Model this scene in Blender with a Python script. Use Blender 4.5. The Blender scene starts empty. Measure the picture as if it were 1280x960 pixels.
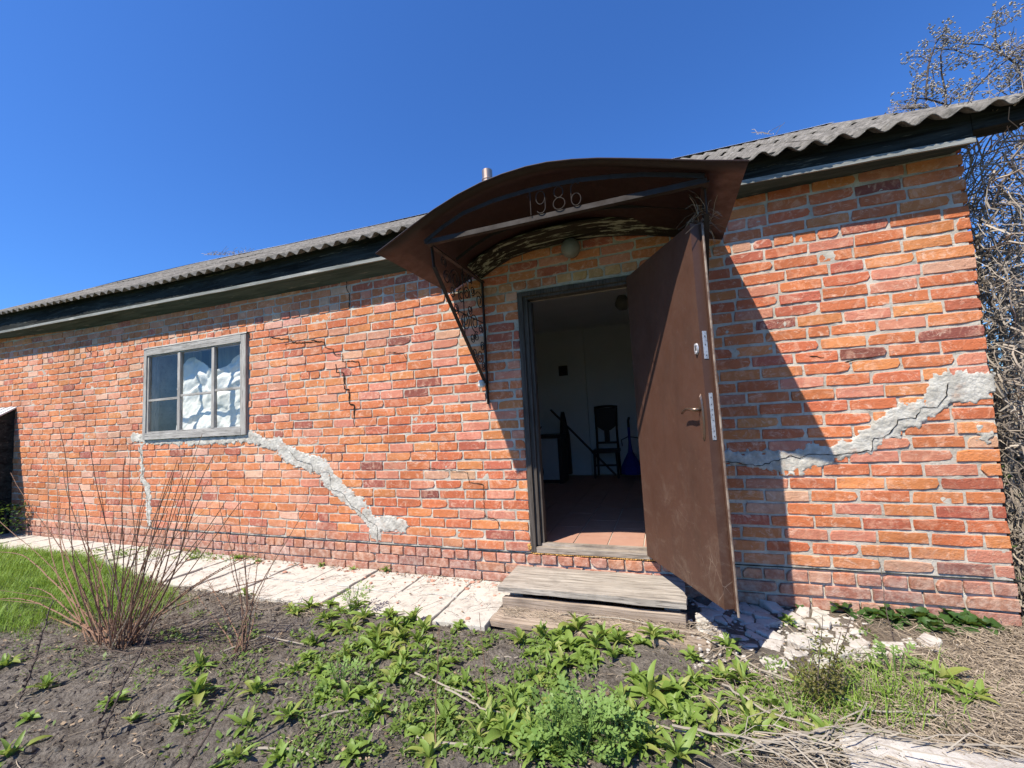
import bpy, math, random
from mathutils import Vector, Matrix, noise
random.seed(7)
R = math.radians
S = bpy.context.scene
COL = S.collection

# ------------------------------------------------------------------ camera
YAW, PITCH, ROLL, FPX = -0.34385, 0.081897, -0.052921, 523.19
CAM = Vector((0, -3.4596, 1.13))
_f = Vector((math.sin(YAW)*math.cos(PITCH), math.cos(YAW)*math.cos(PITCH), math.sin(PITCH)))
_r0 = Vector((math.cos(YAW), -math.sin(YAW), 0)); _u0 = _r0.cross(_f)
_rt = _r0*math.cos(ROLL) + _u0*math.sin(ROLL); _up = _u0*math.cos(ROLL) - _r0*math.sin(ROLL)
cam = bpy.data.cameras.new('camera'); camo = bpy.data.objects.new('camera', cam); COL.objects.link(camo)
mw = Matrix((_rt, _up, -_f)).transposed().to_4x4(); mw.translation = CAM
camo.matrix_world = mw
cam.sensor_width = 36; cam.lens = FPX/1280*36; cam.clip_start = .02; cam.clip_end = 2000
S.camera = camo

# ------------------------------------------------------------------ light
SUN = Vector((-0.53, -1.0, 1.55)).normalized()          # towards the sun
elev = math.asin(SUN.z); az = math.atan2(SUN.x, SUN.y)   # clockwise from +Y
w = bpy.data.worlds.new('World'); S.world = w; w.use_nodes = True
nt = w.node_tree; nt.nodes.clear()
sky = nt.nodes.new('ShaderNodeTexSky'); sky.sky_type = 'NISHITA'; sky.sun_disc = False
sky.sun_elevation = elev; sky.sun_rotation = az
sky.altitude = 100; sky.air_density = 1.15; sky.dust_density = 0.6; sky.ozone_density = 3.0
bg = nt.nodes.new('ShaderNodeBackground'); bg.inputs[1].default_value = 0.06
wo = nt.nodes.new('ShaderNodeOutputWorld')
tint = nt.nodes.new('ShaderNodeVectorMath'); tint.operation = 'MULTIPLY'; tint.inputs[1].default_value = (.60, 1.16, 2.05)   # the camera's white balance: deep blue spring sky
nt.links.new(sky.outputs[0], tint.inputs[0]); nt.links.new(tint.outputs[0], bg.inputs[0]); nt.links.new(bg.outputs[0], wo.inputs[0])
sl = bpy.data.lights.new('sun', 'SUN'); sl.energy = 5.0; sl.angle = R(.53); sl.color = (1, .93, .80)
so = bpy.data.objects.new('sun', sl); COL.objects.link(so)
so.rotation_euler = SUN.to_track_quat('Z', 'Y').to_euler(); so.location = (-6, -12, 15)
S.view_settings.view_transform = 'Standard'; S.view_settings.look = 'None'
S.view_settings.exposure = 0.68; S.view_settings.gamma = 1
S.cycles.max_bounces = 8; S.cycles.diffuse_bounces = 4; S.cycles.transparent_max_bounces = 12

# ------------------------------------------------------------------ helpers
def ray(px, py): return (_f*FPX + _rt*(px-640) - _up*(py-480)).normalized()
def at(px, py, Y):
    d = ray(px, py); return CAM + d*((Y-CAM.y)/d.y)
def gz(x, y):                                             # ground height
    z = -.275 + .012*max(0, min(9, -x-2)) + .02*max(0, min(1, -y-.9))
    if x > .9: z += .0
    return z
def gat(px, py):
    d = ray(px, py); z = -.28
    for _ in range(4):
        p = CAM + d*((z-CAM.z)/d.z); z = gz(p.x, p.y)
    return p
def lerp(a, b, t): return a+(b-a)*t
def interp(x, pts):
    if x <= pts[0][0]: return pts[0][1]
    for a, b in zip(pts, pts[1:]):
        if x <= b[0]: return lerp(a[1], b[1], (x-a[0])/(b[0]-a[0]))
    return pts[-1][1]
def fbm(v, o=3): return noise.fractal(Vector(v), 1.0, 2.0, o)

def tag(o, label=None, cat=None, group=None, kind=None):
    if label: o['label'] = label
    if cat: o['category'] = cat
    if group: o['group'] = group
    if kind: o['kind'] = kind
    return o
def thing(name, loc, label, cat, group=None, rz=0):
    o = bpy.data.objects.new(name, None); COL.objects.link(o); o.location = loc
    o.rotation_euler = (0, 0, rz); o.empty_display_size = .1
    return tag(o, label, cat, group)
def wpos(o):
    p = Vector((0, 0, 0))
    while o: p = p + o.location; o = o.parent
    return p
class MB:
    def __init__(s): s.v = []; s.f = []
    def add(s, vs, fs):
        n = len(s.v); s.v += [tuple(v) for v in vs]; s.f += [tuple(i+n for i in f) for f in fs]; return s
    def box(s, x0, x1, y0, y1, z0, z1, jit=0):
        vs = [(x, y, z) for z in (z0, z1) for y in (y0, y1) for x in (x0, x1)]
        if jit: vs = [tuple(c+random.uniform(-jit, jit) for c in v) for v in vs]
        return s.add(vs, [(0,2,3,1),(4,5,7,6),(0,1,5,4),(2,6,7,3),(0,4,6,2),(1,3,7,5)])
    def obox(s, c, ax, ay, az):                            # oriented box, half-axis vectors
        c, ax, ay, az = map(Vector, (c, ax, ay, az))
        vs = [c+ax*i+ay*j+az*k for k in (-1,1) for j in (-1,1) for i in (-1,1)]
        return s.add(vs, [(0,2,3,1),(4,5,7,6),(0,1,5,4),(2,6,7,3),(0,4,6,2),(1,3,7,5)])
    def tube(s, pts, rad, n=6, cap=True):
        pts = [Vector(p) for p in pts]
        if not isinstance(rad, (list, tuple)): rad = [rad]*len(pts)
        t0 = (pts[1]-pts[0]).normalized()
        ref = Vector((0,0,1)) if abs(t0.z) < .9 else Vector((1,0,0))
        u = t0.cross(ref).normalized(); vs = []; fs = []
        for i, p in enumerate(pts):
            t = (pts[min(i+1, len(pts)-1)]-pts[max(i-1, 0)])
            if t.length < 1e-9: t = t0
            t.normalize(); u = (u - t*u.dot(t)); u.normalize(); v = t.cross(u)
            for k in range(n):
                a = 2*math.pi*k/n; vs.append(p+(u*math.cos(a)+v*math.sin(a))*rad[i])
        for i in range(len(pts)-1):
            for k in range(n):
                fs.append((i*n+k, i*n+(k+1)%n, (i+1)*n+(k+1)%n, (i+1)*n+k))
        if cap: fs.append(tuple(range(n))[::-1]); fs.append(tuple((len(pts)-1)*n+k for k in range(n)))
        return s.add(vs, fs)
    def lathe(s, prof, c, n=24, axis=(0,0,1)):
        q = Vector((0,0,1)).rotation_difference(Vector(axis)); c = Vector(c); vs = []; fs = []
        for r, h in prof:
            for k in range(n):
                a = 2*math.pi*k/n; vs.append(c+q@Vector((r*math.cos(a), r*math.sin(a), h)))
        for i in range(len(prof)-1):
            for k in range(n): fs.append((i*n+k, i*n+(k+1)%n, (i+1)*n+(k+1)%n, (i+1)*n+k))
        return s.add(vs, fs)
    def plank(s, x0, x1, y0, y1, z0, z1, nx=24, ny=5, rough=.004, seed=0, wob=.006):
        # weathered board: top and front as displaced grids, ragged ends
        top = []
        for j in range(ny+1):
            for i in range(nx+1):
                x = lerp(x0, x1, i/nx); y = lerp(y0, y1, j/ny)
                e = wob*fbm((x*3, seed, 1.1)) if j in (0, ny) else 0
                ex = .012*fbm((y*14, seed+3, x0)) if i in (0, nx) else 0
                top.append((x+ex, y+e, z1+rough*fbm((x*2.2, y*26, seed))-(.005 if j in (0, ny) or i in (0, nx) else 0)))
        W = nx+1; n = len(top); bot = [(v[0], v[1], z0+.4*wob*fbm((v[0]*2, v[1], seed+9))) for v in top]
        fs = [(j*W+i, j*W+i+1, (j+1)*W+i+1, (j+1)*W+i) for j in range(ny) for i in range(nx)]
        fs += [(n+j*W+i, n+(j+1)*W+i, n+(j+1)*W+i+1, n+j*W+i+1) for j in range(ny) for i in range(nx)]
        per = [i for i in range(W)] + [j*W+nx for j in range(1, ny+1)] + [ny*W+i for i in range(nx-1, -1, -1)] + [j*W for j in range(ny-1, 0, -1)]
        for a, b in zip(per, per[1:]+per[:1]): fs.append((a, n+a, n+b, b))
        return s.add(top+bot, fs)
    def build(s, name, m, parent=None, smooth=False, local=False, label=None):
        me = bpy.data.meshes.new(name); me.from_pydata(s.v, [], s.f)
        if m: me.materials.append(m)
        if smooth: me.polygons.foreach_set('use_smooth', [True]*len(me.polygons))
        o = bpy.data.objects.new(name, me); COL.objects.link(o)
        if parent:
            o.parent = parent
            if not local: o.location = -wpos(parent)
        if label: o['label'] = label
        return o

# ------------------------------------------------------------------ materials
class NT:
    def __init__(s, name, spec=.3):
        s.m = bpy.data.materials.new(name); s.m.use_nodes = True; s.t = s.m.node_tree; s.N = s.t.nodes
        s.b = s.N['Principled BSDF']; s.b.inputs['Specular IOR Level'].default_value = spec
        s.geo = None
    def l(s, a, b): s.t.links.new(a, b)
    def pos(s, scale=(1,1,1), obj=False):
        if obj: src = s.N.new('ShaderNodeTexCoord').outputs['Object']
        else:
            if not s.geo: s.geo = s.N.new('ShaderNodeNewGeometry')
            src = s.geo.outputs['Position']
        mp = s.N.new('ShaderNodeMapping'); mp.inputs['Scale'].default_value = scale; s.l(src, mp.inputs[0]); return mp.outputs[0]
    def noise(s, scale, detail=4, rough=.6, co=None, dist=0):
        n = s.N.new('ShaderNodeTexNoise'); n.inputs['Scale'].default_value = scale; n.inputs['Detail'].default_value = detail
        n.inputs['Roughness'].default_value = rough; n.inputs['Distortion'].default_value = dist
        s.l(co or s.pos(), n.inputs['Vector']); return n.outputs[0]
    def voro(s, scale, co=None, feat='F1', rnd=1):
        n = s.N.new('ShaderNodeTexVoronoi'); n.feature = feat; n.inputs['Scale'].default_value = scale
        n.inputs['Randomness'].default_value = rnd; s.l(co or s.pos(), n.inputs['Vector']); return n.outputs[0]
    def ramp(s, f, stops, interp='LINEAR'):
        r = s.N.new('ShaderNodeValToRGB'); r.color_ramp.interpolation = interp; e = r.color_ramp.elements
        while len(e) < len(stops): e.new(.5)
        for k, (p, c) in zip(e, stops):
            k.position = p; k.color = (c, c, c, 1) if not isinstance(c, tuple) else c+(1,)
        s.l(f, r.inputs[0]); return r.outputs[0]
    def mix(s, a, b, f, mode='MIX'):
        m = s.N.new('ShaderNodeMix'); m.data_type = 'RGBA'; m.blend_type = mode
        for v, i in ((f, 0), (a, 6), (b, 7)):
            if isinstance(v, tuple): m.inputs[i].default_value = v+(1,)
            elif isinstance(v, (int, float)): m.inputs[i].default_value = v
            else: s.l(v, m.inputs[i])
        return m.outputs[2]
    def math(s, op, a, b=0, clamp=False):
        m = s.N.new('ShaderNodeMath'); m.operation = op; m.use_clamp = clamp
        for i, v in enumerate((a, b)):
            if isinstance(v, (int, float)): m.inputs[i].default_value = v
            else: s.l(v, m.inputs[i])
        return m.outputs[0]
    def xyz(s, i):
        n = s.N.new('ShaderNodeSeparateXYZ'); s.l(s.pos(), n.inputs[0]); return n.outputs[i]
    def col(s, c):
        if isinstance(c, tuple): s.b.inputs['Base Color'].default_value = c+(1,)
        else: s.l(c, s.b.inputs['Base Color'])
    def rough(s, r):
        if isinstance(r, (int, float)): s.b.inputs['Roughness'].default_value = r
        else: s.l(r, s.b.inputs['Roughness'])
    def bump(s, h, strength=.5, dist=.005):
        b = s.N.new('ShaderNodeBump'); b.inputs['Strength'].default_value = strength; b.inputs['Distance'].default_value = dist
        s.l(h, b.inputs['Height']); s.l(b.outputs[0], s.b.inputs['Normal'])

def brick_mat(name, src):
    n = NT(name, .15)
    if src == 'obj': c = n.N.new('ShaderNodeObjectInfo').outputs['Color']
    else:
        a = n.N.new('ShaderNodeVertexColor'); a.layer_name = 'tint'; c = a.outputs[0]
    grain = n.noise(95, 5, .7)
    streak = n.noise(13, 4, .65, n.pos((1, 1, .8)), 1.2)
    blot = n.noise(9, 4, .6)
    c = n.mix(c, (.90, .55, .38), n.math('MULTIPLY', n.ramp(streak, [(.5, 0.), (.66, 1.)]), .34))
    c = n.mix(c, (.85, .62, .48), n.math('MULTIPLY', n.ramp(n.noise(7, 6, .8, n.pos((1, 1, 1.6)), 2.5), [(.56, 0.), (.63, 1.)]), .5))
    c = n.mix(c, (.30, .11, .075), n.math('MULTIPLY', n.ramp(blot, [(.56, 0.), (.7, 1.)]), .35))
    c = n.mix(c, (.62, .56, .50), n.math('MULTIPLY', n.ramp(n.noise(17, 5, .75), [(.6, 0.), (.74, 1.)]), .4))
    c = n.mix(c, (.12, .08, .07), n.math('MULTIPLY', n.ramp(grain, [(.62, 0.), (.75, 1.)]), .5))
    c = n.mix(c, (.72, .66, .62), n.ramp(n.noise(1.1, 5, .65), [(.45, 0.), (.68, .9)]), 'MULTIPLY')
    c = n.mix(c, (.50, .32, .23), .05)
    # lime bloom and grime of the damp bottom courses
    z = n.math('ADD', n.xyz(2), n.math('MULTIPLY', n.noise(1.6, 3), .5))
    low = n.ramp(z, [(.14, 1.), (.42, 0.)])
    c = n.mix(c, n.mix((.24, .135, .112), (.44, .35, .295), n.ramp(n.noise(22, 4), [(.42, 0.), (.62, 1.)])), n.math('MULTIPLY', low, .66))
    n.col(c); n.rough(.92)
    n.bump(n.math('ADD', n.math('MULTIPLY', n.noise(30, 6, .75), 1.2), n.math('MULTIPLY', grain, .6)), .9, .008)
    return n.m
m_brick_o = brick_mat('fired_brick', 'obj'); m_brick_v = brick_mat('fired_brick_mass', 'vc')

n = NT('mortar', .1)
n.col(n.mix(n.mix((.38, .34, .28), (.58, .53, .45), n.ramp(n.noise(6, 4), [(.35, 0.), (.65, 1.)])), (.24, .20, .17), n.ramp(n.noise(28, 4, .7), [(.55, 0.), (.7, .7)])))
n.rough(.95); n.bump(n.noise(70, 6, .75), .9, .008); m_mortar = n.m
n = NT('cement_render', .1)
n.col(n.mix(n.mix(n.mix((.40, .375, .325), (.60, .57, .505), n.ramp(n.noise(9, 6, .7), [(.4, 0.), (.6, 1.)])), (.46, .30, .22), n.ramp(n.noise(7, 5, .75), [(.56, 0.), (.7, .6)])), (.34, .31, .28), n.ramp(n.noise(34, 5, .7), [(.56, 0.), (.7, .6)])))
n.rough(.95); n.bump(n.math('ADD', n.noise(22, 7, .8), n.math('MULTIPLY', n.voro(30, None, 'DISTANCE_TO_EDGE'), .5)), 1, .012); m_cement = n.m
n = NT('gap_shade', .0); n.col((.022, .018, .015)); n.rough(1); m_gap_shade = n.m  # near-black colour paints in the shade inside the cracks and the keyhole
n = NT('pale_concrete', .15)
n.col(n.mix(n.mix((.42, .39, .34), (.56, .53, .475), n.noise(5, 4)), (.26, .22, .19), n.ramp(n.noise(14, 7, .75), [(.5, 0.), (.68, .85)])))
n.rough(.9); n.bump(n.noise(45, 6, .7), .6, .006); m_conc = n.m
n = NT('rubble_concrete', .1)
n.col(n.mix(n.mix((.40, .36, .32), (.62, .58, .53), n.noise(12, 4)), (.24, .19, .15), n.ramp(n.noise(26, 6, .7), [(.5, 0.), (.7, .8)])))
n.rough(.95); n.bump(n.noise(60, 6, .75), .9, .008); m_rubble = n.m

def wood(name, c1, c2, dark, sc=(2, 40, 40), amt=.7):
    n = NT(name, .2); co = n.pos(sc)
    g = n.noise(1, 6, .7, co, .6)
    c = n.mix(c1, c2, n.ramp(g, [(.35, 0.), (.65, 1.)]))
    c = n.mix(c, dark, n.math('MULTIPLY', n.ramp(n.noise(2.2, 5, .7, co), [(.52, 0.), (.62, 1.)]), amt))
    c = n.mix(c, dark, n.math('MULTIPLY', n.ramp(n.noise(4, 4, .6), [(.5, 0.), (.72, 1.)]), .5))
    n.col(c); n.rough(.88); n.bump(g, .8, .006); return n.m
m_step = wood('weathered_step_wood', (.25, .215, .18), (.46, .41, .35), (.10, .085, .072), (1.6, 30, 30))
m_step2 = wood('brown_step_wood', (.25, .19, .14), (.42, .34, .27), (.12, .09, .07), (2, 42, 60))
m_winwood = wood('grey_window_wood', (.26, .243, .222), (.47, .445, .41), (.11, .10, .09), (14, 14, 14), .6)
m_winwood_h = wood('grey_window_wood_across', (.26, .243, .222), (.47, .445, .41), (.11, .10, .09), (3, 60, 60), .7)
m_winwood_v = wood('grey_window_wood_upright', (.26, .243, .222), (.47, .445, .41), (.11, .10, .09), (60, 60, 3), .7)
m_doorframe = wood('worn_door_frame', (.05, .040, .034), (.115, .098, .085), (.018, .015, .013), (60, 60, 2.5), .6)
m_sill = wood('worn_door_sill', (.22, .175, .14), (.42, .36, .30), (.06, .05, .04), (2.5, 60, 60), .7)
def eave(name, c1, c2, pale, amt):
    n = NT(name, .3); co = n.pos((1.2, 12, 14))
    c = n.mix(c1, c2, n.ramp(n.noise(1, 5, .7, co, .8), [(.35, 0.), (.65, 1.)]))
    c = n.mix(c, pale, n.math('MULTIPLY', n.ramp(n.noise(2.1, 6, .7, co), [(.60 if amt < 1 else .53, 0.), (.66 if amt < 1 else .58, 1.)]), amt))
    n.col(c); n.rough(.9); n.b.inputs['Specular IOR Level'].default_value = .08; n.bump(n.noise(1.5, 6, .7, n.pos((2, 50, 50))), .9, .006); return n.m
m_fascia = eave('tarred_fascia', (.010, .010, .009), (.042, .046, .044), (.15, .14, .11), .6)
m_soffit = eave('green_soffit', (.035, .050, .046), (.085, .11, .10), (.30, .29, .25), .45)
m_lip = eave('pale_eave_lip', (.14, .15, .14), (.34, .34, .32), (.52, .50, .45), .7)
m_peel = eave('peeling_board', (.014, .011, .009), (.04, .032, .022), (.27, .27, .19), 1)
n = NT('asbestos_roofing', .1)
c = n.mix((.13, .118, .105), (.25, .23, .205), n.ramp(n.noise(7, 6, .7), [(.35, 0.), (.65, 1.)]))
c = n.mix(c, (.075, .07, .06), n.ramp(n.noise(16, 8, .8), [(.47, 0.), (.6, .9)]))
c = n.mix(c, (.45, .44, .40), n.ramp(n.noise(40, 4, .7), [(.64, 0.), (.7, .8)]))
n.col(c); n.rough(.95); n.bump(n.noise(60, 6, .8), .8, .006); m_roof = n.m
n = NT('ridge_metal', .4); n.col(n.mix((.45, .45, .44), (.6, .6, .6), n.noise(5))); n.rough(.5); m_ridge = n.m

def paint(name, c1, c2, wear, amt, rough=.45, scale=6):
    n = NT(name, .4)
    c = n.mix(c1, c2, n.noise(scale, 4))
    sp = n.noise(34, 8, .8); rub = n.noise(3.2, 5, .7)
    k = n.math('MULTIPLY', n.ramp(sp, [(.58, 0.), (.66, 1.)]), n.ramp(rub, [(.42, 0.), (.66, 1.)]))
    c = n.mix(c, wear, n.math('MULTIPLY', k, amt)); n.col(c)
    n.rough(n.ramp(n.noise(12, 4), [(.3, rough-.08), (.7, rough+.15)])); n.bump(n.noise(9, 3), .12, .01); return n.m
m_canopy = paint('canopy_red_brown_paint', (.012, .0036, .0024), (.026, .007, .004), (.10, .035, .018), .8, .5)
m_iron = paint('old_brown_iron', (.012, .008, .006), (.028, .017, .013), (.09, .05, .03), .7, .7, 20)
n = NT('door_brown_paint', .35)
c = n.mix((.066, .031, .020), (.088, .042, .028), n.noise(3, 4))
z = n.xyz(2)
scr = n.ramp(n.voro(11, n.pos((1.3, 1.3, .7)), 'DISTANCE_TO_EDGE'), [(0., 1.), (.018, 0.)])
sm = n.ramp(n.noise(3.4, 5, .7), [(.56, 0.), (.66, 1.)])
low = n.ramp(z, [(.0, 1.), (1.0, .14)])
k = n.math('MULTIPLY', n.math('MULTIPLY', scr, sm), low)
c = n.mix(c, (.42, .34, .27), n.math('MULTIPLY', k, .5))
dust = n.math('MULTIPLY', n.ramp(n.noise(7, 8, .85, None, .6), [(.50, 0.), (.66, 1.)]), low)
c = n.mix(c, (.24, .18, .135), n.math('MULTIPLY', dust, .32))
c = n.mix(c, (.030, .018, .013), n.ramp(n.noise(4, 5, .7, n.pos((1, 1, .3))), [(.52, 0.), (.75, .4)]))
k2 = n.math('MULTIPLY', n.ramp(n.noise(48, 6, .8), [(.63, 0.), (.68, 1.)]), n.ramp(n.noise(4, 4), [(.45, 0.), (.6, 1.)]))
c = n.mix(c, (.30, .22, .17), n.math('MULTIPLY', k2, .55)); n.col(c)
n.rough(n.ramp(n.noise(8, 5), [(.3, .42), (.7, .6)])); n.bump(n.noise(3.5, 3), .25, .02); m_door = n.m
n = NT('door_rim', .4); n.col(n.mix((.30, .235, .18), (.12, .075, .055), n.ramp(n.noise(9, 5, .7), [(.4, 0.), (.6, 1.)]))); n.rough(.6); m_rim = n.m
n = NT('worn_steel', .5); n.col(n.mix((.52, .52, .54), (.25, .24, .25), n.ramp(n.noise(60, 5), [(.45, 0.), (.7, 1.)]))); n.rough(.42); n.b.inputs['Metallic'].default_value = .5; m_steel = n.m
n = NT('bronze_handle', .5); n.col((.22, .15, .11)); n.rough(.32); n.b.inputs['Metallic'].default_value = .8; m_bronze = n.m
n = NT('frosted_lamp_glass', .4); n.col(n.mix((.13, .13, .11), (.22, .215, .18), n.noise(20, 4))); n.rough(.45); m_globe = n.m
n = NT('copper_pipe', .5); n.col(n.mix((.42, .27, .18), (.56, .42, .32), n.noise(10, 4, .6, n.pos((4, 4, 1))))); n.rough(.35); n.b.inputs['Metallic'].default_value = .85; m_pipe = n.m
n = NT('interior_plaster', .1); n.col(n.mix((.64, .64, .63), (.76, .76, .74), n.noise(3, 4))); n.rough(.9); n.bump(n.noise(14, 4), .3, .01); m_plaster = n.m
n = NT('red_floor_tile', .3); n.col(n.mix((.34, .17, .12), (.46, .27, .20), n.noise(9, 5))); n.rough(.75); n.bump(n.noise(40, 4), .3, .003); m_tile = n.m
n = NT('dark_furniture', .3); n.col((.035, .022, .018)); n.rough(.5); m_darkwood = n.m
n = NT('white_enamel', .4); n.col(n.mix((.42, .43, .44), (.5, .5, .5), n.noise(5))); n.rough(.45); m_enamel = n.m
n = NT('blue_cloth', .2); n.col((.03, .035, .22)); n.rough(.8); m_blue = n.m
n = NT('mounting_foam', .1); n.col(n.mix((.42, .22, .06), (.62, .38, .14), n.noise(30, 4))); n.rough(.9); n.bump(n.noise(70, 4), .8, .006); m_foam = n.m
n = NT('porcelain', .5); n.col((.62, .6, .55)); n.rough(.3); m_porc = n.m
n = NT('plastic_film', .4); n.col(n.mix((.74, .72, .66), (.86, .84, .78), n.noise(6))); n.rough(.45); n.bump(n.noise(12, 5, .65, None, 2.2), .4, .02); m_film = n.m
n = NT('faded_curtain', .2); n.col(n.mix((.22, .23, .22), (.40, .41, .39), n.noise(12, 3, .6, n.pos((3, 3, .3))))); n.rough(.9); m_curtain = n.m

def glass():
    m = bpy.data.materials.new('window_glass'); m.use_nodes = True; t = m.node_tree; t.nodes.clear()
    o = t.nodes.new('ShaderNodeOutputMaterial'); mx = t.nodes.new('ShaderNodeMixShader'); tr = t.nodes.new('ShaderNodeBsdfTransparent')
    gl = t.nodes.new('ShaderNodeBsdfGlossy'); gl.inputs['Roughness'].default_value = .02; lw = t.nodes.new('ShaderNodeLayerWeight'); lw.inputs[0].default_value = .5; fr = t.nodes.new('ShaderNodeValToRGB'); fr.color_ramp.elements[0].position = 0; fr.color_ramp.elements[0].color = (.045,)*3+(1,); fr.color_ramp.elements[1].color = (.9,)*3+(1,); e = fr.color_ramp.elements.new(.55); e.color = (.10,)*3+(1,); t.links.new(lw.outputs['Facing'], fr.inputs[0])
    tr.inputs[0].default_value = (.90, .92, .92, 1)
    t.links.new(fr.outputs[0], mx.inputs[0]); t.links.new(tr.outputs[0], mx.inputs[1]); t.links.new(gl.outputs[0], mx.inputs[2]); t.links.new(mx.outputs[0], o.inputs[0])
    return m
m_glass = glass()

n = NT('garden_soil', .1)
big = n.noise(2.2, 5, .65); fine = n.noise(60, 6, .75)
soil = n.mix((.098, .082, .068), (.235, .205, .172), n.ramp(n.noise(14, 6, .75), [(.35, 0.), (.65, 1.)]))
soil = n.mix(soil, (.27, .24, .21), n.ramp(fine, [(.58, 0.), (.74, .8)]))
litter = n.mix((.13, .10, .075), (.27, .22, .165), n.noise(40, 6, .8, n.pos((1, .4, 1)), 1))
x = n.math('ADD', n.xyz(0), n.math('MULTIPLY', n.math('SUBTRACT', big, .5), 1.8))
soil = n.mix(soil, litter, n.ramp(n.math('MULTIPLY', x, .25), [(.14, 0.), (.30, .85)]))
# lawn under the grass blades on the left, and everywhere far away
gx = n.math('ADD', n.math('MULTIPLY', n.xyz(0), -.1), n.math('MULTIPLY', big, .1))
soil = n.mix(soil, (.05, .085, .02), n.ramp(gx, [(.50, 0.), (.53, .8)]))
gy = n.math('MULTIPLY', n.xyz(1), -.1)
soil = n.mix(soil, n.mix((.06, .10, .025), (.10, .13, .04), big), n.ramp(gy, [(.42, 0.), (.55, 1.)]))
n.col(soil); n.rough(.97); n.bump(n.math('ADD', n.noise(34, 8, .8), n.math('MULTIPLY', n.voro(55), .5)), 1, .022); m_soil = n.m

def leafmat(name, a, b, rib, trans=.35):
    n = NT(name, .35)
    rnd = n.N.new('ShaderNodeObjectInfo').outputs['Random']
    isl = n.N.new('ShaderNodeNewGeometry').outputs['Random Per Island']
    if not rib: rnd = isl
    c = n.mix(a, b, n.math('ADD', n.math('MULTIPLY', rnd, .6), n.math('MULTIPLY', n.noise(16, 3), .4)))
    if rib:
        sx = n.N.new('ShaderNodeSeparateXYZ'); tc = n.N.new('ShaderNodeTexCoord'); n.l(tc.outputs['Object'], sx.inputs[0])
        c = n.mix(c, rib, n.ramp(n.math('ABSOLUTE', sx.outputs[0]), [(0., .6), (.0022, 0.)]))
    n.col(c); n.rough(.5); n.bump(n.noise(80, 3), .3, .002)
    tr = n.N.new('ShaderNodeBsdfTranslucent'); n.l(n.mix(c, (.30, .42, .05), .5), tr.inputs[0])
    mx = n.N.new('ShaderNodeMixShader'); mx.inputs[0].default_value = trans
    n.l(n.b.outputs[0], mx.inputs[1]); n.l(tr.outputs[0], mx.inputs[2]); n.l(mx.outputs[0], n.N['Material Output'].inputs[0])
    return n.m
m_leaf = leafmat('weed_leaf', (.14, .22, .035), (.25, .35, .08), (.36, .45, .18))
m_leaf2 = leafmat('blue_green_leaf', (.11, .21, .04), (.24, .35, .10), None)
m_leafd = leafmat('dark_serrated_leaf', (.030, .075, .018), (.060, .12, .028), (.12, .18, .06), .25)
m_grass = leafmat('grass_blade', (.12, .24, .025), (.32, .44, .08), None)
m_cover = leafmat('ground_cover', (.10, .17, .035), (.19, .27, .06), None)
m_olive = leafmat('olive_shrub_leaf', (.10, .10, .03), (.19, .17, .05), None)
def stem(name, a, b, sc=20, isl=0):
    n = NT(name, .2); r = n.N.new('ShaderNodeNewGeometry').outputs['Random Per Island']
    n.col(n.mix(a, b, n.math('ADD', n.math('MULTIPLY', r, isl), n.math('MULTIPLY', n.noise(sc, 4), 1-isl)))); n.rough(.8); n.bump(n.noise(90, 3), .3, .002); return n.m
m_straw = stem('dry_straw', (.07, .052, .038), (.42, .34, .25), 6, .8)
m_stalk = stem('pale_dry_stalk', (.16, .13, .10), (.42, .37, .30), 9, .5)
m_cane = stem('red_brown_cane', (.085, .042, .028), (.33, .20, .13), 9, .65)
m_twig = stem('grey_twig', (.06, .042, .034), (.13, .10, .08), 6)
m_vine = stem('bare_grey_vine', (.12, .095, .08), (.46, .395, .32), 3, .8)
m_bark = stem('dark_bark', (.035, .028, .026), (.09, .075, .07), 12)
m_bud = stem('silvery_catkin', (.20, .17, .13), (.48, .43, .36), 40, .8)
m_clod = m_soil

# ------------------------------------------------------------------ ground
xs = []; x = -11.0
while x < 3.0: xs.append(x); x += .034 if -4.8 < x < 1.8 else .07
xs = [-900, -300, -120, -50, -25, -16, -13] + xs + [3.5, 4.5, 7, 14, 30, 80, 250, 900]
ys = []; y = -3.4
while y < .25: ys.append(y); y += .03
ys = [-900, -300, -100, -40, -18, -9, -6, -4.5, -3.8] + ys + [1, 3, 6, 12, 30, 90, 300, 900]
g = MB(); W = len(xs)
for y in ys:
    for x in xs:
        z = gz(x, y)
        if -11 < x < 3.2 and -3.6 < y < .3:
            z += .022*fbm((x*2.3, y*2.3, 0), 3)+.017*fbm((x*11, y*11, 4), 3)
            z += .016*noise.voronoi(Vector((x*17, y*17, 0)))[0][0]
            if y > -.82+.32*max(0, min(1, (-x-4.6)/1.6)) and -9.4 < x < -1.15: z -= .035
            if -1.3 < x < .1 and y > -.75: z -= .02
        g.v.append((x, y, z))
g.f = [(j*W+i, j*W+i+1, (j+1)*W+i+1, (j+1)*W+i) for j in range(len(ys)-1) for i in range(W-1)]
tag(g.build('ground', m_soil, smooth=True), kind='structure')

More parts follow.
